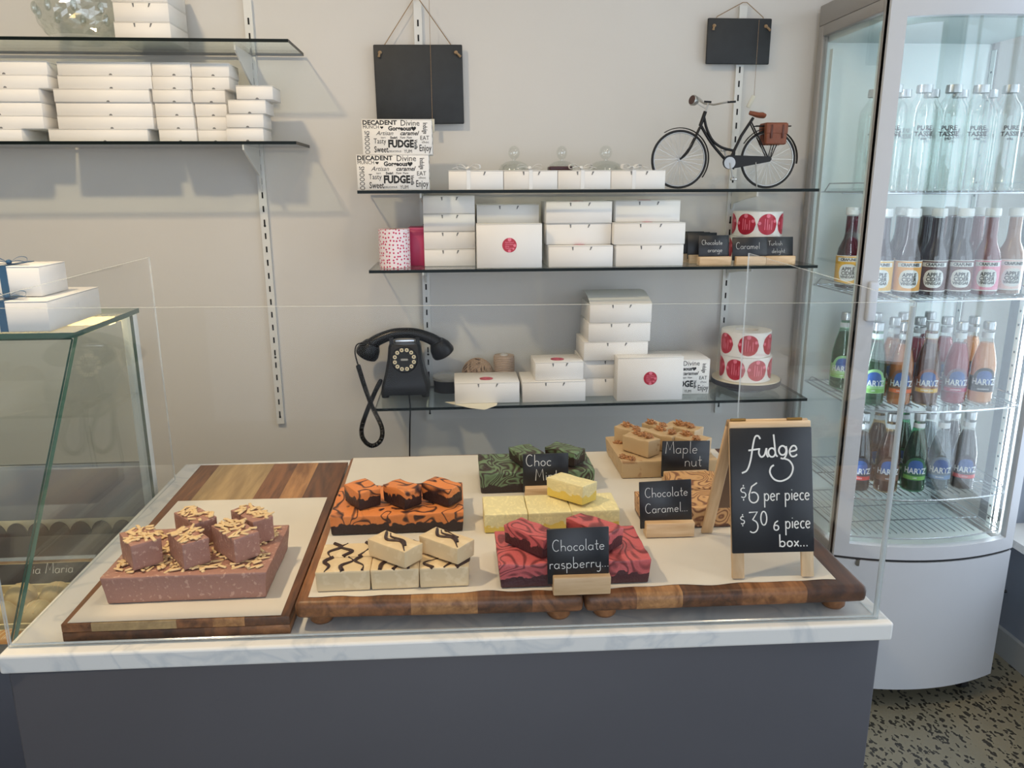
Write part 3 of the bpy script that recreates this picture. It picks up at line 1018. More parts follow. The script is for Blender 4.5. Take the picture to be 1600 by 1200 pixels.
# wire shelves
FSH = [1.487, 1.213, .912, .655, .540]
sx0, sx1, sy0, sy1 = FX0 + .034, FX1 - .036, FYF + .012, FYB - .035
wire_me = MB().tube([(0, sy0 - OY - .004, 0), (0, sy1 - OY, 0)], .0016, 6).mesh('wire', M_STEEL)
for z in FSH:
    mb = MB()
    fr = [(sx0 + (sx1 - sx0) * i / 14, sy0 + bulge(.06 + .88 * i / 14, .05) + .012, z + .0005) for i in range(15)]
    mb.tube([(p[0] - OX, p[1] - OY, p[2] - .003) for p in fr], .0024, 6)
    mb.tube([(sx0 - OX, fr[0][1] - OY, z), (sx0 - OX, sy1 - OY, z), (sx1 - OX, sy1 - OY, z), (sx1 - OX, fr[-1][1] - OY, z)], .0024, 6)
    for y in (2.06, 2.17):
        mb.tube([(sx0 - OX, y - OY, z - .003), (sx1 - OX, y - OY, z - .003)], .002, 6)
    for s, x in ((1, sx0), (-1, sx1)):
        mb.tube([(x - OX, fr[0][1] + .005 - OY, z), (x - OX, fr[0][1] + .02 - OY, z + .022), (x - OX, 2.08 - OY, z + .024), (x - OX, 2.25 - OY, z + .024), (x - OX, 2.28 - OY, z)], .002, 6)
    ws = mb.build('wire_shelf', M_STEEL, F, smooth=True)
    n = 24
    for i in range(1, n):
        x = sx0 + (sx1 - sx0) * i / n
        link('wire', wire_me, ws, (x - OX, bulge(.06 + .88 * i / n, .05) * .0, z + .0012))


# ------------------------------------------------------------------ bottles
def wrap_patch(r, z0, z1, a, m, name, parent, top=None, n=16, th=.0003):
    """label patch round the front of a bottle, half angle a (radians); top(u) raises the upper edge"""
    mb = MB()
    vs, fs = [], []
    for i in range(n + 1):
        u = -1 + 2 * i / n
        g_ = u * a
        zt = z1 + (top(u) if top else 0)
        vs += [((r + th) * math.sin(g_), -(r + th) * math.cos(g_), z0), ((r + th) * math.sin(g_), -(r + th) * math.cos(g_), zt)]
    for i in range(n):
        fs.append((2 * i, 2 * i + 2, 2 * i + 3, 2 * i + 1))
    mb.add(vs, fs)
    return mb.build(name, m, parent, smooth=True)


M_CAPS = mat('cap_silver', (190, 194, 196), 0.3, metal=0.8)
M_CAPW = mat('cap_white', (222, 226, 224), 0.4)
M_NAVY = mat('label_blue', (52, 92, 160), 0.4)
M_NECK = mat('neck_label', (214, 220, 224), 0.45)
PROTO = {}


def soda(kind):
    gl, lq, lb, ban = kind
    t = bpy.data.objects.new('soda_bottle', None)
    t.empty_display_size = .02
    COL.objects.link(t)
    rb = .0315
    prof = [(0, .0005), (.028, .0005), (rb, .005), (rb, .105), (.030, .118), (.024, .148), (.0165, .176), (.0135, .196), (.0135, .207)]
    MB().lathe(prof, 24).build('glass_body', glass('soda_glass_' + gl[0], gl[1], .06), t, smooth=True)
    k = .9
    MB().lathe([(0, .004), (.0265, .004), (.0295, .008), (.0295, .105), (.028, .118), (.022, .148), (.0155, .170), (0, .170)], 20).build('drink', liquid('soda_' + lq[0], lq[1], lq[2]), t, smooth=True)
    MB().lathe([(.0128, .205), (.0155, .207), (.0155, .224), (.014, .228), (0, .228)], 20).build('cap', M_CAPS, t, smooth=True)
    wrap_patch(.0148, .183, .199, PI * .95, M_NECK, 'neck_label', t)
    lab = wrap_patch(rb, .036, .078, R(85), mat('label_' + lb[0], lb[1], .45), 'label', t, lambda u: .026 * max(0, 1 - (u / .6) ** 2) ** .6 if abs(u) < .6 else 0, 28)
    wrap_patch(rb + .0003, .058, .078, R(36), M_NAVY, 'emblem', lab, lambda u: .018 * max(0, 1 - u * u) ** .5, 14)
    wrap_patch(rb + .0003, .038, .049, R(60), mat('label_band_' + ban[0], ban[1], .45), 'flavour_band', lab)
    link('lettering', text_mesh('HARTZ', .0235, M_NECK, bold=.0006, sx=.82, wrap=rb + .0009), lab, (0, 0, .063))
    link('lettering', text_mesh(ban[2], .0055, M_NECK, bold=.0001, wrap=rb + .0009), lab, (0, 0, .0435))
    return t


def cider(kind):
    lq, lb = kind
    t = bpy.data.objects.new('cider_vinegar_bottle', None)
    t.empty_display_size = .02
    COL.objects.link(t)
    rb = .0335
    MB().lathe([(0, .0005), (.030, .0005), (rb, .005), (rb, .098), (.031, .115), (.020, .142), (.0175, .160), (.0168, .212)], 24).build('glass_body', glass('cider_glass', (.93, .95, .95), .06), t, smooth=True)
    MB().lathe([(0, .004), (.029, .004), (.0315, .008), (.0315, .098), (.029, .115), (.018, .142), (.0155, .160), (.0150, .205), (0, .205)], 20).build('drink', liquid('cider_' + lq[0], lq[1], lq[2]), t, smooth=True)
    MB().lathe([(.0165, .208), (.0192, .209), (.0192, .225), (.018, .229), (0, .229)], 20).build('cap', M_CAPW, t, smooth=True)
    lab = wrap_patch(rb, .016, .094, R(120), mat('cider_label_' + lb[0], lb[1], .5), 'label', t, n=24)
    wrap_patch(rb + .0003, .014, .017, R(120), M_CAPW, 'label_border', lab, n=24)
    wrap_patch(rb + .0003, .094, .096, R(120), M_CAPW, 'label_border', lab, n=24)
    mb = MB()
    vs = []
    for i in range(17):
        xx = -.026 + .052 * i / 16
        zz = math.sqrt(max(0, .026 ** 2 - xx * xx)) * (1 - .08 * math.cos(xx / .026 * PI))
        vs += [((rb + .0006) * math.sin(xx / rb), -(rb + .0006) * math.cos(xx / rb), .048 - zz), ((rb + .0006) * math.sin(xx / rb), -(rb + .0006) * math.cos(xx / rb), .048 + zz)]
    mb.add(vs, [(2 * i, 2 * i + 2, 2 * i + 3, 2 * i + 1) for i in range(16)])
    mb.build('apple_emblem', M_CAPW, lab, smooth=True)
    wrap_patch(rb + .0003, .079, .090, R(56), M_CAPW, 'name_panel', lab)
    for s, sz, z, bo in (('APPLE', .0145, .058, .0004), ('CIDER', .0145, .046, .0004), ('VINEGAR', .0105, .0355, .0003), ('CRAFUNES', .0105, .0845, .0004)):
        link('lettering', text_mesh(s, sz, M_INK, bold=bo, sx=.92, wrap=rb + .001), lab, (0, 0, z))
    return t


def water():
    t = bpy.data.objects.new('water_bottle', None)
    t.empty_display_size = .02
    COL.objects.link(t)
    rb = .037
    MB().lathe([(0, .0005), (.034, .0005), (rb, .006), (rb, .185), (.034, .208), (.022, .228), (.0165, .236), (.0165, .246)], 24).build('glass_body', glass('water_glass', (.955, .975, .968), .09), t, smooth=True)
    MB().lathe([(0, .004), (.032, .004), (.035, .009), (.035, .183), (.031, .200), (0, .200)], 20).build('water', glass('water_fill', (.975, .988, .984), .05), t, smooth=True)
    MB().lathe([(.0165, .242), (.0195, .243), (.0195, .252), (.0185, .262), (0, .262)], 20).build('cap', M_CAPS, t, smooth=True)
    for s, sz, z in (('PURE', .0155, .155), ('TASSIE', .0155, .1405), ('STILL', .0062, .128)):
        link('lettering', text_mesh(s, sz, M_INK, bold=.0003, sx=1.05, wrap=rb + .0006), t, (0, 0, z))
    return t


def place(key, make, x, y, z, lb, group, cat='bottle', rz=0.0):
    if key not in PROTO:
        o = make()
        PROTO[key] = o
    else:
        o = copy_tree(PROTO[key])
    o.location = (x, y, z)
    o.rotation_euler = (0, 0, rz)
    tag(o, lb, cat, group)
    return o


ZW = .0032
face = R(-24)
WX = [1.132, 1.208, 1.284, 1.36, 1.436, 1.5115]
for i, x in enumerate(WX):
    place('water', water, x, 2.03 + .004 * (i % 2) - (.01 if 1 <= i <= 4 else 0), FSH[0] + ZW, f'clear water bottle, {ORD[i]} from left, front row of the fridge top shelf', 'water bottles in the fridge', rz=face + .2 * math.sin(i * 2))
for i, x in enumerate([1.134, 1.212, 1.29, 1.37, 1.455]):
    place('water', water, x, 2.125, FSH[0] + ZW, f'clear water bottle, {ORD[i]} from left, back row of the fridge top shelf', 'water bottles in the fridge', rz=face + .3 * math.cos(i))
CK = {'lemon': (('lemon', (58, 36, 46), .25), ('yellow', (226, 178, 70))), 'orange': (('ginger', (64, 44, 46), .25), ('amber', (222, 160, 70))), 'berry': (('berry', (40, 18, 26), .12), ('brown', (84, 44, 40))),
      'plum': (('plum', (44, 20, 28), .12), ('copper', (110, 62, 54))), 'pink': (('pink', (150, 84, 92), .35), ('pink', (226, 150, 172))), 'pale': (('pale', (190, 150, 128), .4), ('rose', (232, 208, 200)))}
KW = ['lemon', 'orange', 'berry', 'plum', 'pink', 'pale']
KD = ['yellow', 'amber', 'dark brown', 'copper', 'pink', 'pale rose']
for i, x in enumerate([1.135, 1.206, 1.277, 1.350, 1.425, 1.500]):
    place('c' + KW[i], lambda: cider(CK[KW[i]]), x, 2.015 - (.012 if 1 <= i <= 4 else 0), FSH[1] + ZW, f'apple cider vinegar bottle with {KD[i]} label, front row of the fridge second shelf', 'cider vinegar bottles', rz=face + .1 * (i % 2))
n = 0
for row, (y, dx) in enumerate(((2.095, .03), (2.175, .0))):
    for i, x in enumerate([1.13, 1.203, 1.276, 1.349, 1.422]):
        k = (i + (0 if row else 0)) % 6
        place('c' + KW[k], lambda: cider(CK[KW[k]]), x + dx, y, FSH[1] + ZW, f'apple cider vinegar bottle with {KD[k]} label {"middle" if row == 0 else "back"} row of the fridge second shelf', 'cider vinegar bottles', rz=face)
SK = {'lime': (('green', (.62, .86, .70)), ('lime', (70, 110, 84), .6), ('palegreen', (150, 200, 140)), ('green', (118, 176, 84), 'LIME')),
      'orange': (('clear', (.93, .94, .93)), ('orange', (206, 128, 60), .35), ('brown', (120, 82, 60)), ('orange', (222, 110, 60), 'ORANGE')),
      'ginger': (('amber', (.80, .62, .40)), ('ginger', (104, 58, 26), .3), ('rust', (130, 70, 36)), ('gold', (210, 170, 50), 'GINGER BEER')),
      'rasp': (('clear', (.93, .94, .93)), ('raspberry', (176, 36, 62), .35), ('mauve', (126, 104, 122)), ('crimson', (170, 40, 84), 'RASPBERRY')),
      'peach': (('clear', (.93, .94, .93)), ('peach', (236, 170, 110), .3), ('black', (32, 34, 42)), ('black', (32, 34, 42), 'GRAPEFRUIT')),
      'cola': (('clear', (.93, .94, .93)), ('cola', (34, 20, 20), .1), ('navy', (44, 50, 70)), ('red', (200, 50, 50), 'COLA')),
      'brown': (('amber', (.80, .62, .40)), ('sars', (110, 66, 44), .4), ('umber', (96, 66, 50)), ('umber2', (120, 80, 60), 'SARS')),
      'green': (('deepgreen', (.25, .62, .40)), ('deeplime', (22, 92, 54), .45), ('darkgreen', (40, 96, 60)), ('green', (118, 176, 84), 'LIME')),
      'mineral': (('clear', (.93, .94, .93)), ('mineral', (170, 186, 196), .75), ('steel', (120, 138, 160)), ('sky', (120, 150, 190), 'MINERAL')),
      'cola2': (('clear', (.93, .94, .93)), ('cola', (34, 20, 20), .1), ('plumnavy', (56, 44, 66)), ('red', (200, 50, 50), 'COLA'))}
SD = {'lime': 'pale green lime', 'orange': 'orange', 'ginger': 'amber ginger', 'rasp': 'red raspberry', 'peach': 'peach coloured', 'cola': 'dark cola', 'brown': 'brown', 'green': 'deep green', 'mineral': 'clear mineral', 'cola2': 'almost black cola'}


def sodas(row, xs, ys, z, shelf, where):
    for i, (k, x) in enumerate(zip(row, xs)):
        place('s' + k, lambda: soda(SK[k]), x, ys + (0 if i in (0, 5) else -.012), z, f'{SD[k]} soda, {ORD[i]} from left, {where} row of the fridge {shelf} shelf', 'soda bottles in the fridge', rz=face)


sodas(['lime', 'orange', 'ginger', 'rasp', 'peach'], [1.150, 1.222, 1.297, 1.380, 1.458], 2.012, FSH[2] + ZW, 'third', 'front')
sodas(['lime', 'orange', 'rasp', 'rasp', 'peach'], [1.165, 1.24, 1.315, 1.395, 1.475], 2.10, FSH[2] + ZW, 'third', 'middle')
sodas(['lime', 'orange', 'ginger', 'rasp'], [1.15, 1.235, 1.318, 1.40], 2.19, FSH[2] + ZW, 'third', 'back')
sodas(['cola', 'brown', 'green', 'mineral', 'cola2'], [1.142, 1.218, 1.298, 1.372, 1.446], 2.018, FSH[3] + ZW, 'fourth', 'front')
sodas(['cola', 'brown', 'green', 'mineral', 'cola2'], [1.16, 1.23, 1.305, 1.385, 1.46], 2.105, FSH[3] + ZW, 'fourth', 'back')

# lead behind the fridge
o = MB().tube(spline([(1.60, 2.33, .12), (1.66, 2.25, .17), (1.72, 2.2, .2), (1.775, 2.17, .22)], 6), .005, 8).build('power_lead', M_BLACK, smooth=True)
tag(o, 'black power lead running from the fridge to the grey wall', 'cable')

# ================================================================== left shelves
ROWN = ['bottom', 'second from bottom', 'third from bottom', 'fourth from bottom', 'fifth from bottom', 'top']
HH = .0325


def column(cname, rows, y, dep, grp, top_row=5):
    for i, (a, b) in enumerate(rows):
        nmr = 'top' if i == len(rows) - 1 else ROWN[i]
        carton(a, b, y + .002 * ((i * 7) % 3), dep, Z_ML + .0002 + i * (HH + .0003), Z_ML + .0002 + i * (HH + .0003) + HH, f'flat white box, {nmr} of the {cname}', grp, tabs=False, notch=True, name='flat_white_box')


GR = 'flat white boxes on the lower left shelf'
column('long stack at the left picture edge', [(-1.345, -1.104), (-1.29, -1.047), (-1.29, -1.047), (-1.29, -1.047), (-1.265, -1.022), (-1.265, -1.020)], 2.19, .13, GR)
column('second long stack from the left', [(-1.040, -.791), (-1.014, -.774), (-1.014, -.774), (-1.014, -.776), (-1.000, -.767), (-.998, -.766)], 2.195, .13, GR)
column('short stack next to the long ones', [(-.762, -.667), (-.765, -.670), (-.766, -.671), (-.768, -.673), (-.765, -.670), (-.763, -.668)], 2.195, .095, GR)
column('short stack second from the right end', [(-.664, -.586), (-.664, -.588), (-.666, -.586), (-.668, -.586), (-.666, -.573), (-.666, -.571)], 2.20, .095, GR)
for i, (a, b) in enumerate([(-.583, -.489), (-.580, -.486), (-.572, -.477), (-.548, -.456)]):
    carton(a, b, 2.172 - .002 * i, .095, Z_ML + .0002 + i * .0345, Z_ML + .0342 + i * .0345, f'flat white box, {"top" if i == 3 else ROWN[i]} of the stepped stack at the shelf end', GR, tabs=False, notch=True, name='flat_white_box')

for i in range(3):
    carton(-.842 + .003 * (i % 2), -.704, 2.19, .14, Z_TL + .0002 + i * .0465, Z_TL + .0462 + i * .0465, f'white lidded box, {["bottom", "middle", "top"][i]} of the pile beside the crystal bowl', 'white boxes beside the crystal bowl', name='white_carton')

# cut crystal bowl
M_CRYS = glass('crystal', (.88, .90, .88), .13, .05)
t = thing('crystal_bowl', 'cut crystal glass bowl on the upper left shelf', 'bowl', (-.945, 2.24, Z_TL))
MB().lathe([(0, .001), (.05, .001), (.055, .006), (.048, .012), (.03, .016), (.0, .018)], 32).build('foot', M_CRYS, t, smooth=True)
mb = MB()
vs, fs = [], []
n, rows = 40, 14
for j in range(rows + 1):
    v = j / rows
    z = .014 + .15 * v
    r0 = .05 + .052 * math.sin(PI * min(1, v * .9 + .1)) ** .7 if v < .6 else .098 - .012 * (v - .6)
    for i in range(n):
        a = 2 * PI * i / n
        r = r0 + .0035 * math.sin(10 * a + (j % 4) * .8) * math.sin(j * 1.7)
        vs.append((r * math.cos(a), r * math.sin(a), z))
for j in range(rows):
    for i in range(n):
        k = (i + 1) % n
        fs.append((j * n + i, j * n + k, (j + 1) * n + k, (j + 1) * n + i))
mb.add(vs, fs)
mb.build('cut_bowl', M_CRYS, t)
lens_me = MB().ball((0, 0, 0), .008, .008, .015, 12, 8).mesh('cut_lens', M_CRYS)
for k in range(10):
    a = 2 * PI * k / 10
    link('cut_lens', lens_me, t, (.099 * math.cos(a), .099 * math.sin(a), .075))

# ================================================================== slate boards hung on twine
def slate(lb, cx, w, zt, h, tilt, rail_x, group='hanging slates'):
    t = thing('hanging_slate', lb, 'chalkboard', (cx, WY - .022, zt - h), 0, group)
    t.rotation_euler = (0, tilt, 0)
    rbox(-w / 2, w / 2, -.004, .004, 0, h, .003, M_SLATE, 'slate', t)
    tw = MB()
    tw.tube([(-w / 2 + .02, -.001, h - .018), (-w * .36, .0, h + .004), (rail_x - cx - .006, .002, 2.008 - (zt - h)), (rail_x - cx + .006, .002, 2.008 - (zt - h)), (w * .36, .0, h + .004), (w / 2 - .02, -.001, h - .018)], .0012, 6)
    tw.build('twine', M_TWINE, t)
    for s in (-1, 1):
        k = MB()
        k.ball((0, 0, 0), .0055, .004, .005, 10, 8)
        k.tube([(0, 0, 0), (-.002 if s < 0 else .007, -.002, -.006), (-.003 if s < 0 else .013, -.002, -.012)], [.0028, .003, .0036], 6)
        k.build('twine_knot', M_TWINE, t, (s * (w / 2 - .018), -.0065, h - .021), smooth=True)
    return t


slate('larger square black slate hanging on twine above the printed fudge boxes', -.085, .246, 1.889, .210, R(-.5), -.085)
slate('small black slate hanging on twine above the model bicycle', .8245, .186, 1.966, .122, 0, .837)


def hang(lb, x, y, z0, z1, tilt):
    t = thing('hanging_tag', lb, 'tag', (x, y, z1), 0, 'pale tags on threads')
    MB().tube([(0, 0, 0), (0, 0, z0 - z1)], .0006, 5).build('thread', M_TWINE, t)
    rbox(-.006, .006, -.001, .001, -.036, 0, .0006, mat('tag_cream', (206, 202, 186), .6), 'tag_card', t, (0, 0, 0), (0, tilt, 0), 1)


hang('pale tag on a thread hanging in front of the larger slate', -.052, 2.325, 2.005, 1.692, 0)
hang('pale tag on a thread hanging behind the bicycle saddle', .876, 2.325, 1.96, 1.758, .45)

# ================================================================== upper right shelf
def fudge_box(lb, x0, x1, yf, dep, z0, z1, rz=0):
    t = carton(x0, x1, yf, dep, z0, z1, lb, 'word printed fudge boxes', tabs=False, name='printed_fudge_box', rz=rz)
    w, h = x1 - x0, z1 - z0
    y = -dep / 2 - .0003
    S = w / .186

    def put(s, u, v, size, rot=0, sx=1.0, bold=0.0, shear=0.0):
        link('lettering', text_mesh(s, size * S, M_INK, bold=bold, shear=shear, sx=sx), t, ((u - .5) * w, y, v * h), (0, R(rot), 0))
    put('DECADENT', .255, .895, .0155, 0, 1.12, .0005)
    put('Divine', .69, .885, .021, 0, .95)
    put('MUNCH', .13, .775, .0125, 0, .95)
    put('Gorgeous', .54, .735, .0155, 0, .98, .0006)
    put('Artisan', .32, .60, .0155, 0, 1.0, 0, .4)
    put('caramel', .67, .60, .0155, 0, 1.0, .0003, .4)
    put('tart', .30, .48, .007, 0, 1.2)
    put('Swirl', .45, .475, .0085, 0, 1.1, .0003)
    put('Yum Yum', .62, .48, .0075, 0, 1.1, .0001, .4)
    put('Tasty', .25, .375, .019, 0, .8)
    put('FUDGE', .55, .295, .0265, 0, .82, .0012)
    put('Sweet', .265, .135, .0225, 0, .68, .0003)
    put('DELICIOUS', .46, .085, .007, 0, 1.0)
    put('YUM', .65, .085, .0125, 0, .85)
    put('SMOOOO', .065, .34, .019, 90, .70)
    put('Indulge', .905, .745, .017, 90, .60, .0002)
    put('Vanilla', .765, .29, .0115, 90, .85, .0003, .2)
    put('EAT', .895, .465, .0155, 0, .9)
    put('choc', .905, .35, .0085, 0, 1.2)
    put('Enjoy', .9, .175, .024, 0, .62, .0002)
    for u, v, k in ((.285, .765, .0042), (.74, .735, .0068)):
        hp = [((16 * math.sin(a) ** 3) / 16 * k * S, (13 * math.cos(a) - 5 * math.cos(2 * a) - 2 * math.cos(3 * a) - math.cos(4 * a)) / 16 * k * S) for a in [2 * PI * i / 24 for i in range(24)]]
        MB().prism([((u - .5) * w + p[0], v * h + p[1]) for p in hp], y - .0001, y + .0001).build('printed_heart', M_INK, t)
    for v, s in ((.80, 'Indulge'), (.35, 'Sweet'), (.55, 'EAT')):
        link('lettering', text_mesh(s, .012, M_INK, sx=.8), t, (w / 2 + .0003, -dep * .18, v * h), (0, 0, R(90)))
    return t


fudge_box('white fudge box printed with black words, lower of the pair on the shelf', -.246, -.060, 2.115, .105, Z1 + .0002, Z1 + .0902)
fudge_box('white fudge box printed with black words, upper of the pair under the slate', -.229, -.050, 2.125, .105, Z1 + .0906, Z1 + .178)

M_RIB = mat('white_satin', (228, 228, 226), .35)
for i, (a, b, rx) in enumerate([(-.009, .135, -.02), (.1365, .279, .0), (.2805, .422, -.005), (.4235, .570, -.012)]):
    h = .0495
    t = carton(a, b, 2.12, .066, Z1 + .0002, Z1 + .0002 + h, f'small white box tied with white ribbon, {ORD[i]} from the left on the bicycle shelf', 'white ribboned boxes', name='ribboned_box')
    dep = .066
    MB().box(rx - .005, rx + .005, -dep / 2 - .0012, -dep / 2 - .0004, .001, h + .0006).box(rx - .005, rx + .005, -dep / 2 - .0012, dep / 2, h + .0002, h + .0012).build('ribbon', M_RIB, t)
    bow(t, (rx, -.004, h + .001), M_RIB, 1.45, .3 * i - .4)
o = rbox(.262, .325, 2.155, 2.205, Z1 + .0508, Z1 + .0608, .002, mat('dark_wrapper', (58, 20, 24), .35), 'chocolate_bar')
tag(o, 'dark wrapped bar lying on top of the white ribboned boxes', 'chocolate')

M_DOME = glass('dome_glass', (.95, .96, .95), .10, .0)
for i, (x, k) in enumerate(((.176, 1.0), (.312, .93), (.438, 1.12))):
    t = thing('glass_cloche', f'clear glass cloche with round knob, {ORD[i]} from the left behind the ribboned boxes', 'cloche', (x, 2.282, Z1), 0, 'glass cloches')
    MB().lathe([(.058, .0005), (.058, .03), (.055, .055), (.046, .069), (.03, .077), (.012, .080), (.010, .0795), (.028, .0755), (.044, .0675), (.053, .054), (.056, .03), (.056, .0005)], 28).build('dome', M_DOME, t, smooth=True)
    MB().lathe([(.006, .079), (.0065, .083), (.014, .087), (.020, .096), (.0205, .103), (.017, .113), (.009, .119), (0, .121)], 20).build('knob', M_DOME, t, smooth=True)
    t.scale = (k * .82, k * .82, .97 + .03 * k)

# ------------------------------------------------------------------ model bicycle (mm grid, front hub at 0,79)
B = thing('model_bicycle', 'small black model bicycle with brown saddle standing on the glass shelf', 'ornament', (.629, 2.203, Z1))
M_BK = mat('bike_black', (20, 18, 18), .42, spec=.35)
M_TYRE = mat('tyre_rubber', (26, 26, 28), .7)
M_LEATH = mat('tan_leather', (122, 66, 42), .55, var=.15, scale=60, bump=.2, bscale=200)
M_BRIGHT = mat('bike_metal', (190, 188, 184), .28, metal=.9)


def b3(p, y=0):
    return (p[0] / 1000, y / 1000, p[1] / 1000)


def wheel(cx, cz, r):
    t = bpy.data.objects.new('wheel', None)
    COL.objects.link(t)
    t.parent = B
    t.location = b3((cx, cz))
    t.empty_display_size = .02
    rr = r / 1000
    mb = MB()
    mb.tube([((rr - .0032) * math.cos(2 * PI * i / 48), 0, (rr - .0032) * math.sin(2 * PI * i / 48)) for i in range(48)], .0032, 8, closed=True)
    mb.build('tyre', M_TYRE, t, smooth=True)
    mb = MB()
    mb.tube([((rr - .0078) * math.cos(2 * PI * i / 48), 0, (rr - .0078) * math.sin(2 * PI * i / 48)) for i in range(48)], .002, 6, closed=True)
    mb.build('rim', M_BRIGHT, t, smooth=True)
    sp = MB()
    for k in range(28):
        a = 2 * PI * k / 28
        s = .0045 if k % 2 else -.0045
        q = a + (.35 if k % 4 < 2 else -.35)
        sp.tube([(.003 * math.cos(q), s, .003 * math.sin(q)), ((rr - .008) * math.cos(a), 0, (rr - .008) * math.sin(a))], .0006, 4)
    sp.build('spokes', M_BRIGHT, t)
    MB().lathe([(0, -.007), (.0035, -.007), (.0035, .007), (0, .007)], 12, axis='y').build('hub', M_BRIGHT, t, smooth=True)
    return t


wheel(0, 79.5, 79)
wheel(253, 79.5, 79)


def bt(name, pts, r, m=M_BK, y=0, sides=8, n=0):
    p = [b3(q if len(q) == 2 else q[:2], q[2] if len(q) == 3 else y) for q in pts]
    if n:
        p = spline(p, n)
    return MB().tube(p, r / 1000, sides).build(name, m, B, smooth=True)


bt('head_tube', [(55, 168), (67, 206)], 5)
bt('down_tube', [(56, 170), (90, 122), (140, 70)], 4, n=4)
bt('top_tube', [(64, 192), (74, 160), (92, 130), (118, 112), (152, 103)], 3.7, n=5)
bt('seat_tube', [(140, 70), (172, 142), (203, 190)], 4)
for s in (-7, 7):
    bt('fork_blade', [(55, 166, s * .6), (30, 112, s), (14, 90, s), (0, 79.5, s)], 2.6, n=4)
    bt('chain_stay', [(140, 70, s), (253, 79.5, s)], 2)
    bt('seat_stay', [(196, 178, s), (253, 79.5, s)], 1.9)
bt('stem', [(67, 206), (74, 228)], 2.6, M_BRIGHT)
hb = [(72, 236, 44), (60, 246, 46), (58, 238, 30), (66, 228, 12), (76, 226, 0), (84, 222, -14), (98, 224, -28), (122, 228, -34)]
bt('handlebar', hb, 2.4, M_BRIGHT, n=6)
bt('grip', [(76, 236, 44), (96, 235, 43)], 2.8, M_BLACK)
bt('grip', [(116, 227, -33), (138, 228, -36)], 2.8, M_BLACK)
lamp = MB().lathe([(0, .0), (.013, .0), (.0145, .003), (.013, .012), (.006, .021), (0, .023)], 20, axis='x')
lamp.build('headlamp', M_BRIGHT, B, b3((28, 236)), (0, R(12), R(25)), smooth=True)
MB().lathe([(0, -.0015), (.012, -.0005), (.0125, .0005)], 20, axis='x').build('lamp_lens', mat('lamp_lens', (70, 46, 40), .1), B, b3((28, 236)), (0, R(12), R(25)), smooth=True)
bt('lamp_arm', [(46, 226, 4), (66, 214, 0)], 1.4, M_BRIGHT)


def guard(cx, cz, r, a0, a1):
    mb = MB()
    n = 26
    vs, fs = [], []
    for i in range(n + 1):
        a = R(a0 + (a1 - a0) * i / n)
        for y, q in ((-.006, r - .5), (0, r + 1.2), (.006, r - .5), (.005, r - 1.2), (0, r + .4), (-.005, r - 1.2)):
            vs.append(((cx + q * math.cos(a)) / 1000, y, (cz + q * math.sin(a)) / 1000))
    for i in range(n):
        for k in range(6):
            l = (k + 1) % 6
            fs.append((i * 6 + k, i * 6 + l, i * 6 + 6 + l, i * 6 + 6 + k))
    mb.add(vs, fs)
    mb.build('mudguard', M_BK, B, smooth=True)


guard(0, 79.5, 84, -35, 122)
guard(253, 79.5, 84, -8, 150)
saddle = MB()
prof = [(-18, 4, 6), (-8, 8, 7), (6, 14, 8), (18, 17, 9), (26, 14, 7)]
vs, fs = [], []
for x, hw, hh in prof:
    for k in range(10):
        a = 2 * PI * k / 10
        vs.append((x / 1000, hw / 1000 * math.cos(a), (3 + (x > 10) * 2 + hh * .9 * math.sin(a)) / 1000))
for i in range(len(prof) - 1):
    for k in range(10):
        l = (k + 1) % 10
        fs.append((i * 10 + k, i * 10 + l, i * 10 + 10 + l, i * 10 + 10 + k))
fs += [tuple(range(10)), tuple(range(49, 39, -1))]
saddle.add(vs, fs)
saddle.build('saddle', M_LEATH, B, b3((208, 196)), (0, R(14), 0), smooth=True)
for s in (-9, 9):
    bt('rack_rail', [(208, 168, s), (308, 168, s)], 1.5)
    bt('rack_strut', [(290, 168, s), (258, 84, s)], 1.4)
    bt('rack_strut', [(274, 168, s), (256, 84, s)], 1.2)
bt('rack_end', [(308, 168, -9), (312, 168, 0), (308, 168, 9)], 1.5)
for s in (-1, 1):
    bag = rbox(-.030, .030, -.009, .009, -.05, .004, .005, M_LEATH, 'pannier_bag', B, b3((262, 168), s * 19))
    rbox(-.031, .031, -.0105, .008, -.022, .006, .003, M_LEATH, 'bag_flap', bag)
    for x in (-.016, .016):
        rbox(x - .003, x + .003, -.0118, -.008, -.034, .002, .001, mat('strap_dark', (84, 42, 30), .5), 'strap', bag, seg=1)
rbox(-.03, .03, -.024, .024, .0, .006, .002, M_LEATH, 'bag_bridge', B, b3((262, 170)))
cc = MB()
cc.prism([(140 / 1000 + .019 * math.cos(R(a)), .072 + .019 * math.sin(R(a))) for a in range(80, 281, 20)] + [(.255, .073), (.260, .080), (.255, .087)], -.011, -.008)
cc.build('chain_case', M_BK, B)
MB().lathe([(0, -.001), (.016, -.001), (.016, .001), (0, .001)], 20, axis='y').build('chainring', M_BRIGHT, B, b3((140, 70), -12.5), smooth=True)
bt('crank', [(140, 70, -14), (150, 28, -16)], 2, M_BRIGHT)
bt('crank', [(140, 70, 12), (132, 104, 14)], 2, M_BRIGHT)
for px, pz, y in ((150, 26, -22), (132, 105, 22)):
    rbox(-.008, .008, -.006, .006, -.003, .003, .001, M_BRIGHT, 'pedal', B, b3((px, pz), y), seg=1)
bt('kickstand', [(215, 78, -8), (216, 40, -18), (217, 2, -26)], 1.6, M_BRIGHT)

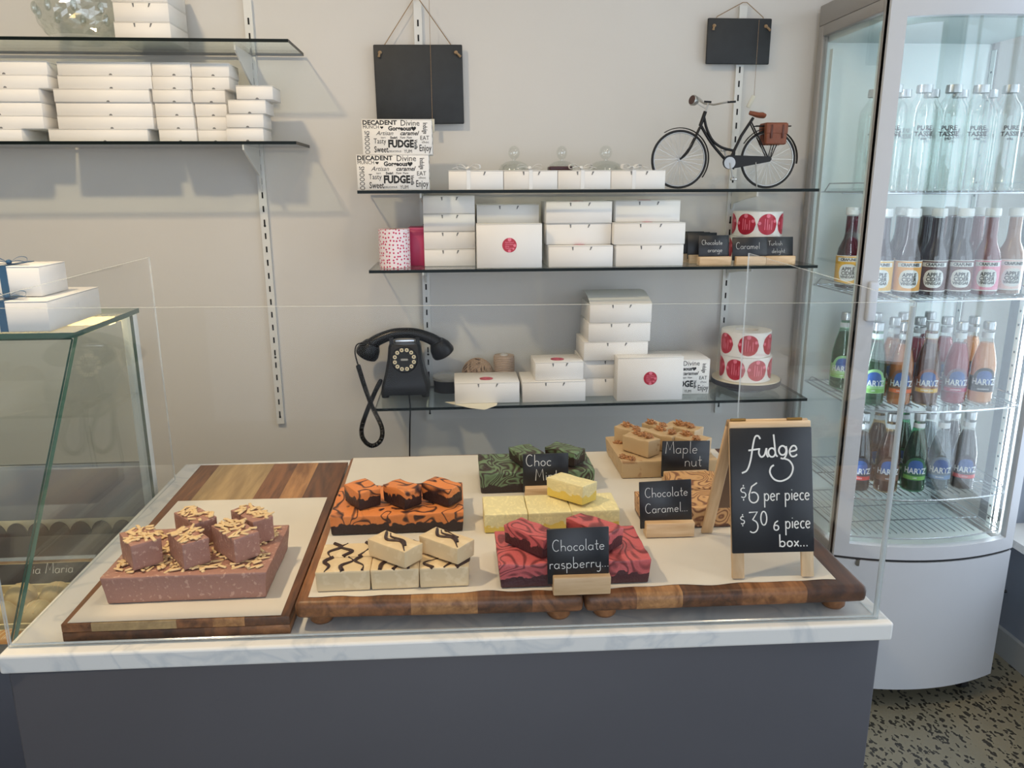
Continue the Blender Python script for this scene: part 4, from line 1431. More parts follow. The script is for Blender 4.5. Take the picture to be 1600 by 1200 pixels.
# ================================================================== middle right shelf
t = thing('gift_wrap_roll', 'roll of white paper with pink dots at the left shelf end', 'paper roll', (-.162, 2.185, Z2))
MB().lathe([(.012, .0005), (.0425, .0005), (.0425, .104), (.012, .104)], 32).build('dotted_paper', dotted('dotted_paper', (238, 226, 230), (196, 40, 92), 100), t, smooth=True)
MB().lathe([(.0115, .0008), (.0115, .1042), (.009, .1042), (.009, .0008), (.0115, .0008)], 20).build('core', M_TWINE, t, smooth=True)
t = thing('pink_carton', 'deep pink carton between the dotted roll and white boxes', 'box', (-.100, 2.265, Z2))
rbox(-.025, .022, -.055, .055, .0003, .103, .001, mat('deep_pink', (176, 52, 92), .45), 'body', t, seg=1)
rbox(-.0255, .0225, -.0555, .0555, .098, .105, .001, mat('deep_pink_lid', (196, 74, 112), .45), 'lid', t, seg=1)
for i in range(4):
    carton(-.081, .060, 2.185 + .002 * (i % 2), .13, Z2 + .0002 + i * .0478, Z2 + .0475 + i * .0478, f'white carton, {["bottom", "second from bottom", "third from bottom", "top"][i]} of the stack beside the pink carton', 'white cartons on the middle shelf')
carton(.062, .238, 2.115, .05, Z2 + .0002, Z2 + .118, 'white carton standing on edge showing a round red sticker, on the middle shelf', 'white cartons on the middle shelf', tabs=False, stick='front')
for k in range(2):
    carton(.066, .238, 2.185, .13, Z2 + .0002 + k * .058, Z2 + .0578 + k * .058, f'white carton, {["lower", "middle"][k]} one hidden behind the upright stickered box', 'white cartons on the middle shelf')
carton(.066, .238, 2.19, .13, Z2 + .1164, Z2 + .1664, 'white carton peeking over the upright stickered box on the middle shelf', 'white cartons on the middle shelf')
for i, (a, b, y) in enumerate([(.258, .433, 2.118), (.255, .434, 2.155), (.253, .434, 2.15)]):
    carton(a, b, y, .13, Z2 + .0002 + i * .0583, Z2 + .058 + i * .0583, f'white carton with red top sticker, {["bottom", "middle", "top"][i]} of the stack right of the upright box', 'white cartons on the middle shelf', stick='top')
for i, (a, b, y) in enumerate([(.444, .631, 2.125), (.437, .635, 2.13), (.447, .628, 2.165)]):
    carton(a, b, y, .13, Z2 + .0002 + i * .0588, Z2 + .0585 + i * .0588, f'white carton with red top sticker, {["bottom", "middle", "top"][i]} of the stack beside the small slate signs', 'white cartons on the middle shelf', stick='top')


# ------------------------------------------------------------------ small slate signs in wooden feet
def sign(lb, x, y, z, lines, rz=0.0, cw=.086, chh=.067, bw=.082, bh=.024, bd=.024, lean=R(-9), grp='small slate flavour signs', h=.0145, shift=0.0, r=.00055, ctilt=0.0):
    t = thing('flavour_sign', lb, 'sign', (x, y, z), rz, grp)
    rbox(-bw / 2, bw / 2, -bd / 2, bd / 2, .0002, bh, .0015, M_PALEWOOD, 'wooden_foot', t)
    c = rbox(-cw / 2, cw / 2, -.0015, .0015, 0, chh + bh * .5, .0008, M_CHALKB, 'slate_card', t, (shift, .002, bh * .5), (lean, ctilt, 0), 1)
    for s, u, v in lines:
        chalk(s, h, c, (-cw / 2 + u * cw, -.0017, bh * .5 + v * chh), r=r)
    return t


for i, (dx, dy) in enumerate([(-.030, .110), (-.022, .076), (-.012, .042)]):
    sign(f'blank black slate sign, {ORD[i]} of those standing behind the orange flavour sign', .72 + dx, 2.155 + dy, Z2, [], .05 * i - .1, chh=.062, grp='slates behind the orange flavour sign')
sign('slate sign reading Chocolate Orange in a wooden foot on the middle shelf', .722, 2.135, Z2, [('Chocolate', .1, .55), ('orange', .3, .2)], .06, cw=.088, bw=.092, chh=.058, h=.0135)
sign('slate sign reading Caramel in a wooden foot beside the sticker rolls', .822, 2.13, Z2, [('Caramel', .1, .38)], -.04, cw=.098, bw=.084, chh=.052, h=.018)
sign('slate sign reading Turkish Delight at the right end of the middle shelf', .908, 2.135, Z2, [('Turkish', .12, .55), ('delight', .25, .15)], .05, cw=.083, bw=.086, chh=.052, h=.0125, r=.0004)


# ------------------------------------------------------------------ rolls of round stickers
def sticker_roll(lb, x, y, z, r, h, off):
    t = thing('sticker_roll', lb, 'sticker roll', (x, y, z), 0, 'rolls of red stickers')
    MB().lathe([(r * .45, .0005), (r, .0005), (r, h), (r * .45, h), (r * .45, .0005)], 40).build('backing_paper', M_CARD, t, smooth=True)
    q = h * .42
    n = int(2 * PI * r / (2 * q + .004))
    for k in range(n):
        a0 = off + 2 * PI * k / n
        mb = MB()
        pts = arc(0, h / 2, q, q, 0, 360, 24)[:-1]
        rr = r + .0004
        mb.add([(rr * math.sin(p[0] / r), -rr * math.cos(p[0] / r), p[1]) for p in pts] + [(rr * math.sin(i * q / 4 / r), -rr * math.cos(i * q / 4 / r), h / 2) for i in range(-4, 5)], [])
        vs = []
        # fan strips keep the disc on the curve
        mb = MB()
        cols = 12
        for i in range(cols + 1):
            xx = -q + 2 * q * i / cols
            zz = math.sqrt(max(0, q * q - xx * xx))
            vs += [(rr * math.sin(xx / r), -rr * math.cos(xx / r), h / 2 - zz), (rr * math.sin(xx / r), -rr * math.cos(xx / r), h / 2 + zz)]
        mb.add(vs, [(2 * i, 2 * i + 2, 2 * i + 3, 2 * i + 1) for i in range(cols)])
        s = mb.build('sticker', M_RED, t, (0, 0, 0), (0, 0, a0), smooth=True)
        for j, (lx, ln) in enumerate(((-.28, 1.0), (-.05, .95), (.15, .5), (.4, .85))):
            xx = lx * q
            MB().box(-.0011, .0011, -.0003, .0, 0, ln * q * 1.05).build('printed_line', M_PINK, s, ((rr + .0002) * math.sin(xx / r), -(rr + .0002) * math.cos(xx / r), h / 2 - q * .52), (0, 0, xx / r))
        for cx, cz, w in ((.0, .8, .2), (.72, .3, .16), (-.8, .1, .16)):
            xx = cx * q
            MB().lathe([(0, .0003), (w * q, .0003), (w * q, 0)], 10, axis='y').build('printed_dot', M_PINK, s, ((rr + .0002) * math.sin(xx / r), -(rr + .0002) * math.cos(xx / r), h / 2 + cz * q), (0, 0, xx / r))


sticker_roll('lower roll of round red stickers hidden behind the Caramel sign', .884, 2.262, Z2, .071, .072, .3)
sticker_roll('upper roll of round red stickers above the Caramel sign', .888, 2.262, Z2 + .0725, .070, .070, .05)

# ================================================================== lowest right shelf
t = thing('turntable', 'round cream turntable with dark rim under two sticker rolls', 'turntable', (.875, 2.235, Z3))
MB().lathe([(0, .0005), (.06, .0005), (.06, .012), (.03, .016), (0, .016)], 32).build('base', mat('smoke_grey', (96, 98, 104), .4), t, smooth=True)
MB().lathe([(0, .016), (.098, .016), (.102, .019), (.102, .032), (0, .032)], 40).build('rim', mat('dark_rim', (46, 42, 50), .45), t, smooth=True)
MB().lathe([(0, .0321), (.1, .0321), (.1, .0345), (0, .0345)], 40).build('plate', mat('cream_plate', (222, 214, 188), .4), t, smooth=True)
sticker_roll('lower of two sticker rolls standing on the round turntable', .868, 2.225, Z3 + .035, .074, .074, .12)
sticker_roll('upper of two sticker rolls standing on the round turntable', .864, 2.225, Z3 + .1095, .072, .073, -.25)

carton(-.006, .177, 2.125, .13, Z3 + .0012, Z3 + .061, 'white carton with red top sticker on a paper sheet beside the telephone', 'white cartons on the lowest shelf', stick='top')
carton(.186, .366, 2.125, .13, Z3 + .0002, Z3 + .060, 'white carton with red top sticker under a smaller box, lowest shelf', 'white cartons on the lowest shelf', stick='top')
carton(.222, .360, 2.14, .105, Z3 + .0606, Z3 + .113, 'smaller white carton with red sticker on top of another carton', 'white cartons on the lowest shelf', stick='top', rz=.03)
ks = [(.366, .548), (.364, .546), (.366, .552), (.378, .557), (.381, .559)]
for i, (a, b) in enumerate(ks):
    carton(a, b, 2.175 - (.012 if i > 1 else 0), .15, Z3 + .0002 + i * .0548, Z3 + .0545 + i * .0548, f'white carton, {["bottom", "second from bottom", "middle", "second from top", "top"][i]} of the tallest stack on the lowest shelf', 'white cartons on the lowest shelf', lid_open=(i == 4), stick='top' if i == 4 else None)
carton(.455, .645, 2.115, .05, Z3 + .0002, Z3 + .127, 'white carton standing on edge showing a round red sticker, on the lowest shelf', 'white cartons on the lowest shelf', tabs=False, stick='front')
fudge_box('word printed fudge box half hidden behind the upright stickered carton', .562, .742, 2.175, .13, Z3 + .0002, Z3 + .105)

o = MB().add([(-.035, 2.15, Z3 + .0004), (.03, 2.085, Z3 + .0006), (.075, 2.06, Z3 + .0004), (.11, 2.10, Z3 + .0006), (.12, 2.16, Z3 + .0004), (-.035, 2.15, Z3 + .0009), (.03, 2.085, Z3 + .001), (.075, 2.06, Z3 + .0009), (.11, 2.10, Z3 + .001), (.12, 2.16, Z3 + .0009)],
             [(4, 3, 2, 1, 0), (5, 6, 7, 8, 9), (0, 1, 6, 5), (1, 2, 7, 6), (2, 3, 8, 7), (3, 4, 9, 8), (4, 0, 5, 9)]).build('paper_sheet', mat('cream_note', (226, 220, 198), .6))
tag(o, 'cream paper sheet sticking out over the shelf edge under a carton', 'paper')
t = thing('round_tin', 'round black tin with clear lid between telephone and twine', 'tin', (-.026, 2.285, Z3))
MB().lathe([(0, .0005), (.043, .0005), (.043, .042), (0, .042)], 32).build('tin_body', M_BLACK, t, smooth=True)
MB().lathe([(.0435, .036), (.046, .037), (.046, .046), (.040, .049), (0, .05)], 32).build('clear_lid', glass('tin_lid', (.75, .82, .84), .1, .1, haze=.2), t, smooth=True)
t = thing('twine_ball', 'wrapped ball of brown twine behind the white carton', 'twine', (.064, 2.295, Z3))
MB().ball((0, 0, .0485), .0465, .0465, .0465, 20, 12).build('core', mat('twine_core', (84, 68, 56), .9, var=.25, scale=160), t, smooth=True)
mb = MB()
random.seed(3)
for k in range(40):
    ax = Vector((random.uniform(-1, 1), random.uniform(-1, 1), random.uniform(-.5, .5))).normalized()
    u = ax.orthogonal().normalized()
    v = ax.cross(u)
    mb.tube([Vector((0, 0, .0485)) + (u * math.cos(2 * PI * i / 28) + v * math.sin(2 * PI * i / 28)) * .0467 + ax * random.uniform(-.0003, .0003) for i in range(28)], .0013, 5, closed=True)
mb.build('strands', mat('twine_strand', (158, 136, 114), .9, var=.2, scale=200), t, smooth=True)
t = thing('twine_spool', 'pale brown spool of string beside the twine ball', 'twine', (.145, 2.305, Z3))
pr = [(.012, .0005), (.032, .0005)]
for k in range(18):
    pr += [(.0325, .002 + k * .0055), (.0308, .0047 + k * .0055)]
pr += [(.031, .101), (.012, .101), (.012, .0005)]
MB().lathe(pr, 28).build('wound_string', mat('string_pale', (172, 154, 138), .9, var=.1, scale=120), t, smooth=True)
MB().lathe([(.0118, .0008), (.0118, .104), (.0095, .104), (.0095, .0008), (.0118, .0008)], 20).build('core', M_CARD2, t, smooth=True)

# ------------------------------------------------------------------ telephone
P = thing('telephone', 'black retro desk telephone with round push button dial', 'telephone', (-.150, 2.27, Z3))
mb = MB()
secs = [(.0, .070, -.062, .060), (.008, .070, -.064, .062), (.03, .0665, -.060, .058), (.06, .058, -.050, .050), (.10, .050, -.036, .040), (.135, .047, -.024, .034), (.142, .044, -.020, .030)]
vs, fs = [], []
for z, hw, y0, y1 in secs:
    c = .008
    vs += [(-hw + c, y0, z), (hw - c, y0, z), (hw, y0 + c, z), (hw, y1 - c, z), (hw - c, y1, z), (-hw + c, y1, z), (-hw, y1 - c, z), (-hw, y0 + c, z)]
for i in range(len(secs) - 1):
    for k in range(8):
        l = (k + 1) % 8
        fs.append((i * 8 + k, i * 8 + l, i * 8 + 8 + l, i * 8 + 8 + k))
fs += [tuple(range(7, -1, -1)), tuple((len(secs) - 1) * 8 + k for k in range(8))]
mb.add(vs, fs)
for v in range(len(mb.v)):
    x, y, z = mb.v[v]
    mb.v[v] = (x, y, z + .008)
mb.build('body', M_BLACK, P, smooth=True, angle=30)
for x in (-.058, .058):
    for y in (-.05, .048):
        MB().lathe([(0, .0003), (.011, .0003), (.012, .009), (0, .009)], 14).build('foot', M_BLACK, P, (x, y, 0), smooth=True)
ang = math.atan2(.012, .035) + .1
dm = MB().lathe([(0, .004), (.036, .004), (.039, 0)], 36, axis='y')
dial = dm.build('dial', M_BLACK, P, (0, -.036, .108), (R(-19), 0, 0), smooth=True)
M_KEY = mat('key_ivory', (224, 212, 178), .4)
for k in range(12):
    a = 2 * PI * (k + .5) / 12
    kk = MB().lathe([(.0, .0045), (.005, .0045), (.0058, .003), (.0058, 0)], 14, axis='y').build('button', M_KEY, dial, (.0285 * math.cos(a), -.004, .0285 * math.sin(a)), smooth=True)
    MB().lathe([(0, .0003), (.0022, .0003), (.0022, 0)], 8, axis='y').build('button_mark', M_INK, dial, (.0285 * math.cos(a), -.0086, .0285 * math.sin(a)))
MB().box(-.010, .010, -.0003, 0, -.003, .003).build('number_card', mat('card_grey', (150, 150, 146), .5), dial, (0, -.0042, 0))
for s in (-1, 1):
    pr = MB().prism([(-.016, .0), (.016, .0), (.015, .02), (.012, .026), (-.012, .026), (-.015, .02)], -.006, .006, 'x')
    pr.build('cradle_prong', M_BLACK, P, (s * .038, .005, .148), smooth=False)
rbox(-.03, .03, -.004, .004, 0, .012, .002, M_STEEL, 'cradle_bar', P, (0, .005, .149))
hs = MB()
cen = spline([(-.102, 0, .128), (-.098, 0, .146), (-.076, 0, .162), (-.035, 0, .177), (0, 0, .180), (.035, 0, .177), (.076, 0, .162), (.098, 0, .146), (.102, 0, .128)], 5)
hs.tube([(p.x, .005, p.z) for p in cen], [.022 - .006 * math.sin(PI * i / (len(cen) - 1)) ** .8 for i in range(len(cen))], 14)
hs.build('handset', M_BLACK, P, smooth=True)
for s in (-1, 1):
    MB().lathe([(0, -.040), (.026, -.040), (.033, -.036), (.035, -.028), (.031, -.008), (.022, .008), (0, .013)], 24).build('earpiece', M_BLACK, P, (s * .098, .002, .146), (R(10), R(-s * 28), 0), smooth=True)
# coiled cord: a long spring laid along a loop that drops below the shelf
path = spline([(-.222, 2.24, .955), (-.237, 2.165, .93), (-.262, 2.09, .87), (-.263, 2.075, .835), (-.24, 2.068, .812), (-.214, 2.070, .825), (-.209, 2.074, .862), (-.234, 2.078, .925), (-.254, 2.10, .978), (-.274, 2.15, 1.022)], 40)
hel = []
ref = Vector((0, 1, 0))
L = 0
for i, p in enumerate(path):
    tt = (path[min(i + 1, len(path) - 1)] - path[max(i - 1, 0)]).normalized()
    if i:
        L += (p - path[i - 1]).length
    u = (ref - tt * ref.dot(tt)).normalized()
    ref = u
    w = tt.cross(u)
    q = L / .0042 * 2 * PI
    for s in range(3):
        pass
    hel.append((p, u, w, L))
pts = []
for i in range(len(hel) - 1):
    p, u, w, l0 = hel[i]
    p2, u2, w2, l1 = hel[i + 1]
    for s in range(6):
        f = s / 6
        l = l0 + (l1 - l0) * f
        q = l / .0042 * 2 * PI
        pts.append(p.lerp(p2, f) + u.lerp(u2, f) * .0052 * math.cos(q) + w.lerp(w2, f) * .0052 * math.sin(q))
pl = P.location
MB().tube([v - pl for v in pts], .0018, 5).build('coiled_cord', M_BLACK, P, smooth=True)
MB().tube([v - pl for v in spline([(-.274, 2.15, 1.022), (-.287, 2.2, 1.05), (-.283, 2.25, 1.064), (-.252, 2.274, 1.058)], 8)], .0022, 6).build('cord_end', M_BLACK, P, smooth=True)
MB().tube([v - pl for v in spline([(-.150, 2.345, .93), (-.150, 2.352, .90), (-.146, 2.352, .84), (-.150, 2.350, .76), (-.155, 2.352, .6), (-.15, 2.352, .4)], 8)], .0022, 6).build('line_lead', M_BLACK, P, smooth=True)

# ================================================================== fudge
def fudge_mesh(w, d, h, m, seed, taper=0.03, amp=.0008, cuts=7, bev=.0012, wave=0.0, ramp=None):
    """block standing on z=0, sides lean out upwards by taper, surfaces slightly uneven"""
    bm = bmesh.new()
    bmesh.ops.create_cube(bm, size=1)
    for v in bm.verts:
        k = 1 + taper * (v.co.z + .5) - taper * .5
        v.co = Vector((v.co.x * w * k, v.co.y * d * k, (v.co.z + .5) * h))
    bmesh.ops.bevel(bm, geom=bm.edges[:], offset=bev, segments=2, affect='EDGES', profile=0.5)
    big = [e for e in bm.edges if e.calc_length() > min(w, d, h) * .6]
    bmesh.ops.subdivide_edges(bm, edges=big, cuts=cuts, use_grid_fill=True)
    for v in bm.verts:
        q = Vector((v.co.x * 60, v.co.y * 60, v.co.z * 60 + seed * 13.7))
        n_ = noise.noise_vector(q) * amp
        if v.co.z < .0015:
            n_.z = 0
        if v.co.z > h - .003 and wave:
            n_.z += wave * noise.noise(Vector((v.co.x * 35, v.co.y * 35, seed)))
        v.co += n_
    me = bpy.data.meshes.new('fudge')
    bm.to_mesh(me)
    bm.free()
    me.materials.append(m)
    me.shade_smooth()
    me.set_sharp_from_angle(angle=R(38))
    return me


def piece(name, lb, near, yaw, w, d, h, z, m, seed, grp, **k):
    u = Vector((math.cos(R(yaw)), math.sin(R(yaw))))
    v = Vector((-u.y, u.x))
    c = Vector(near) + u * w / 2 + v * d / 2
    t = thing(name, lb, 'fudge', (c.x, c.y, z), R(yaw), grp)
    link('block', fudge_mesh(w, d, h, m, seed, **k), t)
    return t


def slabf(name, lb, x0, x1, y0, y1, z, h, m, seed, rz=0, grp=None, **k):
    t = thing(name, lb, 'fudge', ((x0 + x1) / 2, (y0 + y1) / 2, z), rz, grp)
    link('block', fudge_mesh(x1 - x0, y1 - y0, h, m, seed, cuts=14, bev=.002, **k), t)
    return t


ZL, ZB = .9288, .9468
# --- almond chocolate fudge on the flat board
M_ALM = speckled('almond_fudge', (160, 118, 104), (188, 150, 132), 150, .63)
M_SLIV = mat('almond', (222, 192, 144), .55, var=.12, scale=90)
sl = []
for k in range(4):
    bm = bmesh.new()
    bmesh.ops.create_cube(bm, size=1)
    for v in bm.verts:
        f = 1 - .35 * (v.co.x > 0) * (k % 2)
        v.co = Vector((v.co.x * (.0125 + .0018 * k), v.co.y * .0048 * f, v.co.z * .0026 * f + .0012))
    bmesh.ops.bevel(bm, geom=bm.edges[:], offset=.0008, segments=1, affect='EDGES')
    me = bpy.data.meshes.new('almond_sliver')
    bm.to_mesh(me)
    bm.free()
    me.materials.append(M_SLIV)
    me.shade_smooth()
    sl.append(me)


def almonds(t, w, d, z, n, seed, keep=None):
    rnd = random.Random(seed)
    c = 0
    while c < n:
        x, y = rnd.uniform(-.46, .46) * w, rnd.uniform(-.46, .46) * d
        if keep and not keep(x, y):
            continue
        link('almond_sliver', sl[rnd.randrange(4)], t, (x, y, z + rnd.uniform(-.0002, .002)), (rnd.uniform(-.15, .15), rnd.uniform(-.25, .25), rnd.uniform(0, PI)))
        c += 1


hA = .042
t = slabf('almond_fudge_slab', 'large slab of brown fudge topped with almond slivers', -.505, -.279, 1.036, 1.196, ZL, hA, M_ALM, 1, taper=.045)
almonds(t, .226, .15, hA, 250, 5)
for i, (n_, yaw, w, d) in enumerate([((-.465, 1.047), 36, .042, .058), ((-.393, 1.044), 37, .038, .062), ((-.325, 1.057), 42, .040, .070), ((-.312, 1.115), 42, .034, .070), ((-.398, 1.117), 45, .036, .066)]):
    t = piece('almond_fudge_piece', ['almond fudge piece at the front left corner of the slab', 'almond fudge piece second from the left at the slab front', 'almond fudge piece at the right of the front row', 'almond fudge piece at the back right of the slab', 'almond fudge piece at the back left of the slab'][i],
              n_, yaw, w, d, .039, ZL + hA + .0025, M_ALM, 10 + i, 'almond fudge pieces on the slab', taper=.02)
    almonds(t, w, d, .0385, 30, 20 + i)

# --- orange swirl
OR_ = dict(ca=(44, 26, 26), cb=(226, 128, 52))
M_ORG = swirl('orange_swirl', (58, 32, 29), (218, 132, 70), (46, 28, 28), .0185, 26, 30, .0, .30)
t = slabf('orange_swirl_fudge_slab', 'orange and dark chocolate swirled fudge slab at the back left', -.212, .006, 1.200, 1.335, ZB, .034, M_ORG, 2, taper=.02, wave=.004)
for i, (n_, yaw, w, d) in enumerate([((-.165, 1.214), 33, .040, .056), ((-.090, 1.210), 42, .037, .058), ((-.018, 1.216), 50, .037, .060)]):
    piece('orange_swirl_fudge_piece', f'orange swirl fudge piece, {["left", "middle", "right"][i]} of the three on the orange slab', n_, yaw, w, d, .031, ZB + .0365, M_ORG, 30 + i, 'orange swirl fudge pieces', wave=.0035)

# --- cream fudge, cut in six, two pieces on top
M_CRM = speckled('cream_fudge', (214, 190, 150), (222, 200, 162), 60, .6, .5, .15)
M_CHO = mat('dark_chocolate', (52, 30, 26), .35)
xs = [-.205, -.128, -.059, .012]
k = 0
for r_ in range(2):
    for c_ in range(3):
        y0, y1 = ((1.014, 1.058), (1.0595, 1.104))[r_]
        t = slabf('cream_fudge_piece', f'cream fudge piece with drizzle, {["front", "back"][r_]} row, {["left", "middle", "right"][c_]} of the cut slab', xs[c_] + .0005, xs[c_ + 1] - .0005, y0, y1, ZB, .031, M_CRM, 40 + k, grp='cut cream fudge pieces', amp=.0005)
        w = xs[c_ + 1] - xs[c_]
        mb = MB()
        rnd = random.Random(60 + k)
        for q in range(3):
            x = -.3 * w + .3 * w * q
            pts = spline([(x + rnd.uniform(-.006, .006), -.0215, 0), (x + rnd.uniform(-.012, .012), -.006, 0), (x + rnd.uniform(-.014, .014), .008, 0), (x + rnd.uniform(-.006, .006), .0215, 0)], 6)
            mb.tube([(p.x, p.y, .0312) for p in pts], [.0026 * (.3 + abs(math.sin(2.2 * i / len(pts) + q * 1.3 + k))) for i in range(len(pts))], 6)
        mb.build('chocolate_drizzle', M_CHO, t, smooth=True)
        k += 1
for i, (n_, yaw, w, d) in enumerate([((-.078, 1.007), 50, .037, .073), ((-.004, 1.012), 50, .038, .073)]):
    t = piece('cream_fudge_piece', f'cream fudge piece lying across the cut slab, {["left", "right"][i]} one', n_, yaw, w, d, .026, ZB + .0345, M_CRM, 50 + i, 'loose cream fudge pieces', amp=.0007)
    mb = MB()
    for q in range(2 + i):
        pts = spline([(-.016 + .012 * q, -.034 + .01 * q, 0), (.002 + .004 * q, -.01, 0), (-.004 + .01 * q, .012, 0), (.014, .030 - .008 * q, 0)], 6)
        mb.tube([(p.x, p.y, .0262) for p in pts], [.0022 * (.3 + abs(math.sin(2.5 * j / len(pts) + q))) for j in range(len(pts))], 6)
    mb.build('chocolate_drizzle', M_CHO, t, smooth=True)

# --- choc mint
M_MIN = swirl('mint_swirl', (58, 46, 38), (112, 138, 102), (48, 34, 31), .015, 24, 46, .1, 1.0)
slabf('mint_swirl_fudge_slab', 'green and brown swirled mint fudge slab behind the Choc Mint sign', .040, .255, 1.362, 1.470, ZB, .040, M_MIN, 3, taper=.02, wave=.003)
piece('mint_swirl_fudge_piece', 'mint swirl fudge piece on the left of the mint slab', (.120, 1.376), 22, .046, .058, .024, ZB + .0435, M_MIN, 61, 'mint swirl fudge pieces', wave=.002)
piece('mint_swirl_fudge_piece', 'mint swirl fudge piece on the right of the mint slab', (.218, 1.372), 50, .040, .066, .027, ZB + .0435, M_MIN, 62, 'mint swirl fudge pieces', wave=.003)

# --- lemon, cut in three with one piece on top
M_LEM = layered('lemon_fudge', (242, 228, 172), (228, 200, 96), .013)
xs = [.040, .113, .186, .268]
for c_ in range(3):
    slabf('lemon_fudge_piece', f'yellow lemon fudge piece, {["left", "middle", "right"][c_]} of the cut row', xs[c_] + .0005, xs[c_ + 1] - .0007, 1.188 + .003 * (c_ == 2), 1.268, ZB, .033, M_LEM, 70 + c_, grp='cut lemon fudge row', taper=.02)
piece('lemon_fudge_piece', 'yellow lemon fudge piece lying tilted on the cut row', (.205, 1.200), 43, .040, .078, .033, ZB + .036, M_LEM, 75, 'cut lemon fudge row').rotation_euler = (R(-2), R(3), R(43))

# --- raspberry
M_RAS = swirl('raspberry_swirl', (118, 50, 52), (194, 92, 92), (68, 30, 34), .016, 22, 38, .0, .55)
slabf('raspberry_swirl_fudge_slab', 'pink and dark raspberry swirled fudge slab at the front', .055, .272, 1.003, 1.118, ZB, .037, M_RAS, 4, taper=.03, wave=.003)
piece('raspberry_swirl_fudge_piece', 'raspberry swirl fudge piece on the left of the pink slab', (.118, 1.010), 42, .038, .078, .029, ZB + .0405, M_RAS, 81, 'raspberry swirl fudge pieces', wave=.003)
piece('raspberry_swirl_fudge_piece', 'raspberry swirl fudge piece on the right of the pink slab', (.214, 1.022), 42, .036, .080, .029, ZB + .0405, M_RAS, 82, 'raspberry swirl fudge pieces', wave=.003)

# --- maple nut with walnuts
M_MAP = speckled('maple_fudge', (192, 164, 124), (160, 124, 86), 40, .66, .5, .2)
M_WAL = mat('walnut', (170, 122, 80), .6, var=.35, scale=120, bump=.4, bscale=200)
wal_me = []
for s_ in range(3):
    bm = bmesh.new()
    bmesh.ops.create_icosphere(bm, subdivisions=3, radius=.0075)
    for v in bm.verts:
        f = .6 + 1.25 * abs(noise.noise(v.co * 330 + Vector((s_ * 9, 0, 0)))) + .45 * abs(noise.noise(v.co * 700))
        v.co = Vector((v.co.x * 1.15 * f, v.co.y * .95 * f, v.co.z * .7 * f))
    me = bpy.data.meshes.new('walnut')
    bm.to_mesh(me)
    bm.free()
    me.materials.append(M_WAL)
    wal_me.append(me)


def walnuts(t, pts, z):
    for i, (x, y, s_) in enumerate(pts):
        o = link('walnut', wal_me[i % 3], t, (x, y, z), (.3 * i, .2, i * 1.3))
        o.scale = (s_ * 1.2, s_ * 1.2, s_ * 1.35)


t = slabf('maple_nut_fudge_slab', 'tan maple fudge slab with walnuts at the back right', .318, .508, 1.414, 1.575, ZB, .036, M_MAP, 6, taper=.04, wave=.002)
walnuts(t, [(-.085, -.06, .9), (-.072, -.07, .8), (-.080, .03, .8), (.08, -.05, .8)], .037)
for i, (n_, yaw, w, d, dz) in enumerate([((.372, 1.424), 36, .036, .068, 0), ((.474, 1.410), 45, .042, .070, 0), ((.424, 1.446), 40, .036, .066, 0), ((.368, 1.486), 40, .036, .064, 0), ((.428, 1.506), 38, .034, .062, 0), ((.482, 1.484), 42, .036, .072, .0)]):
    t = piece('maple_nut_fudge_piece', ['maple fudge piece at the front left of the maple slab', 'maple fudge piece at the right end of the maple slab', 'maple fudge piece in the middle of the maple pile', 'maple fudge piece at the back left of the maple pile', 'maple fudge piece in the middle of the back row of maple fudge', 'maple fudge piece at the back right beside the easel sign'][i],
              n_, yaw, w, d, .033, ZB + .038, M_MAP, 90 + i, 'maple nut fudge pieces', wave=.004)
    rnd = random.Random(i)
    walnuts(t, [(rnd.uniform(-.01, .01), -.016, .85), (rnd.uniform(-.01, .01), .014, 1.0), (.004, .0, .8)][:3 if i in (0, 5) else 2], .035)

# --- chocolate caramel
M_CAR = swirl('caramel_swirl', (120, 74, 46), (204, 158, 106), (88, 54, 40), .006, 20, 85, .0, .6)
slabf('chocolate_caramel_fudge_slab', 'tan and brown swirled caramel fudge slab behind the Chocolate Caramel sign', .308, .470, 1.180, 1.262, ZB, .036, M_CAR, 7, taper=.02, wave=.003)
slabf('chocolate_caramel_fudge_slab', 'second swirled caramel fudge slab just below the Maple Nut sign', .385, .480, 1.266, 1.350, ZB, .036, M_CAR, 8, taper=.03, wave=.003)

# ------------------------------------------------------------------ flavour signs on the boards
sign('slate sign reading Chocolate Raspberry in front of the pink fudge', .169, .984, ZB + .0002, [('Chocolate', .08, .52), ('raspberry...', .03, .14)], R(-1), cw=.087, chh=.068, bw=.081, bh=.027, bd=.018, h=.0166, lean=R(-4), shift=-.004, r=.0006, ctilt=R(-1))
sign('slate sign reading Chocolate Caramel between lemon and caramel fudge', .342, 1.158, ZB + .0002, [('Chocolate', .1, .60), ('Caramel...', .1, .2)], R(-1), cw=.086, chh=.066, bw=.080, bh=.025, bd=.022, h=.0160, lean=R(-7), shift=-.004, ctilt=R(-2))
sign('slate sign reading Choc Mint in front of the green fudge', .160, 1.336, ZB + .0002, [('Choc', .06, .62), ('Mint', .26, .16)], 0, cw=.084, chh=.060, bw=.078, bh=.022, bd=.022, h=.0215, lean=R(-5), r=.0008)
sign('slate sign reading Maple Nut in front of the walnut fudge', .436, 1.385, ZB + .0002, [('Maple', .06, .58), ('nut', .48, .14)], R(1), cw=.094, chh=.058, bw=.085, bh=.024, bd=.022, h=.0235, lean=R(-6), shift=0, ctilt=R(1.5))

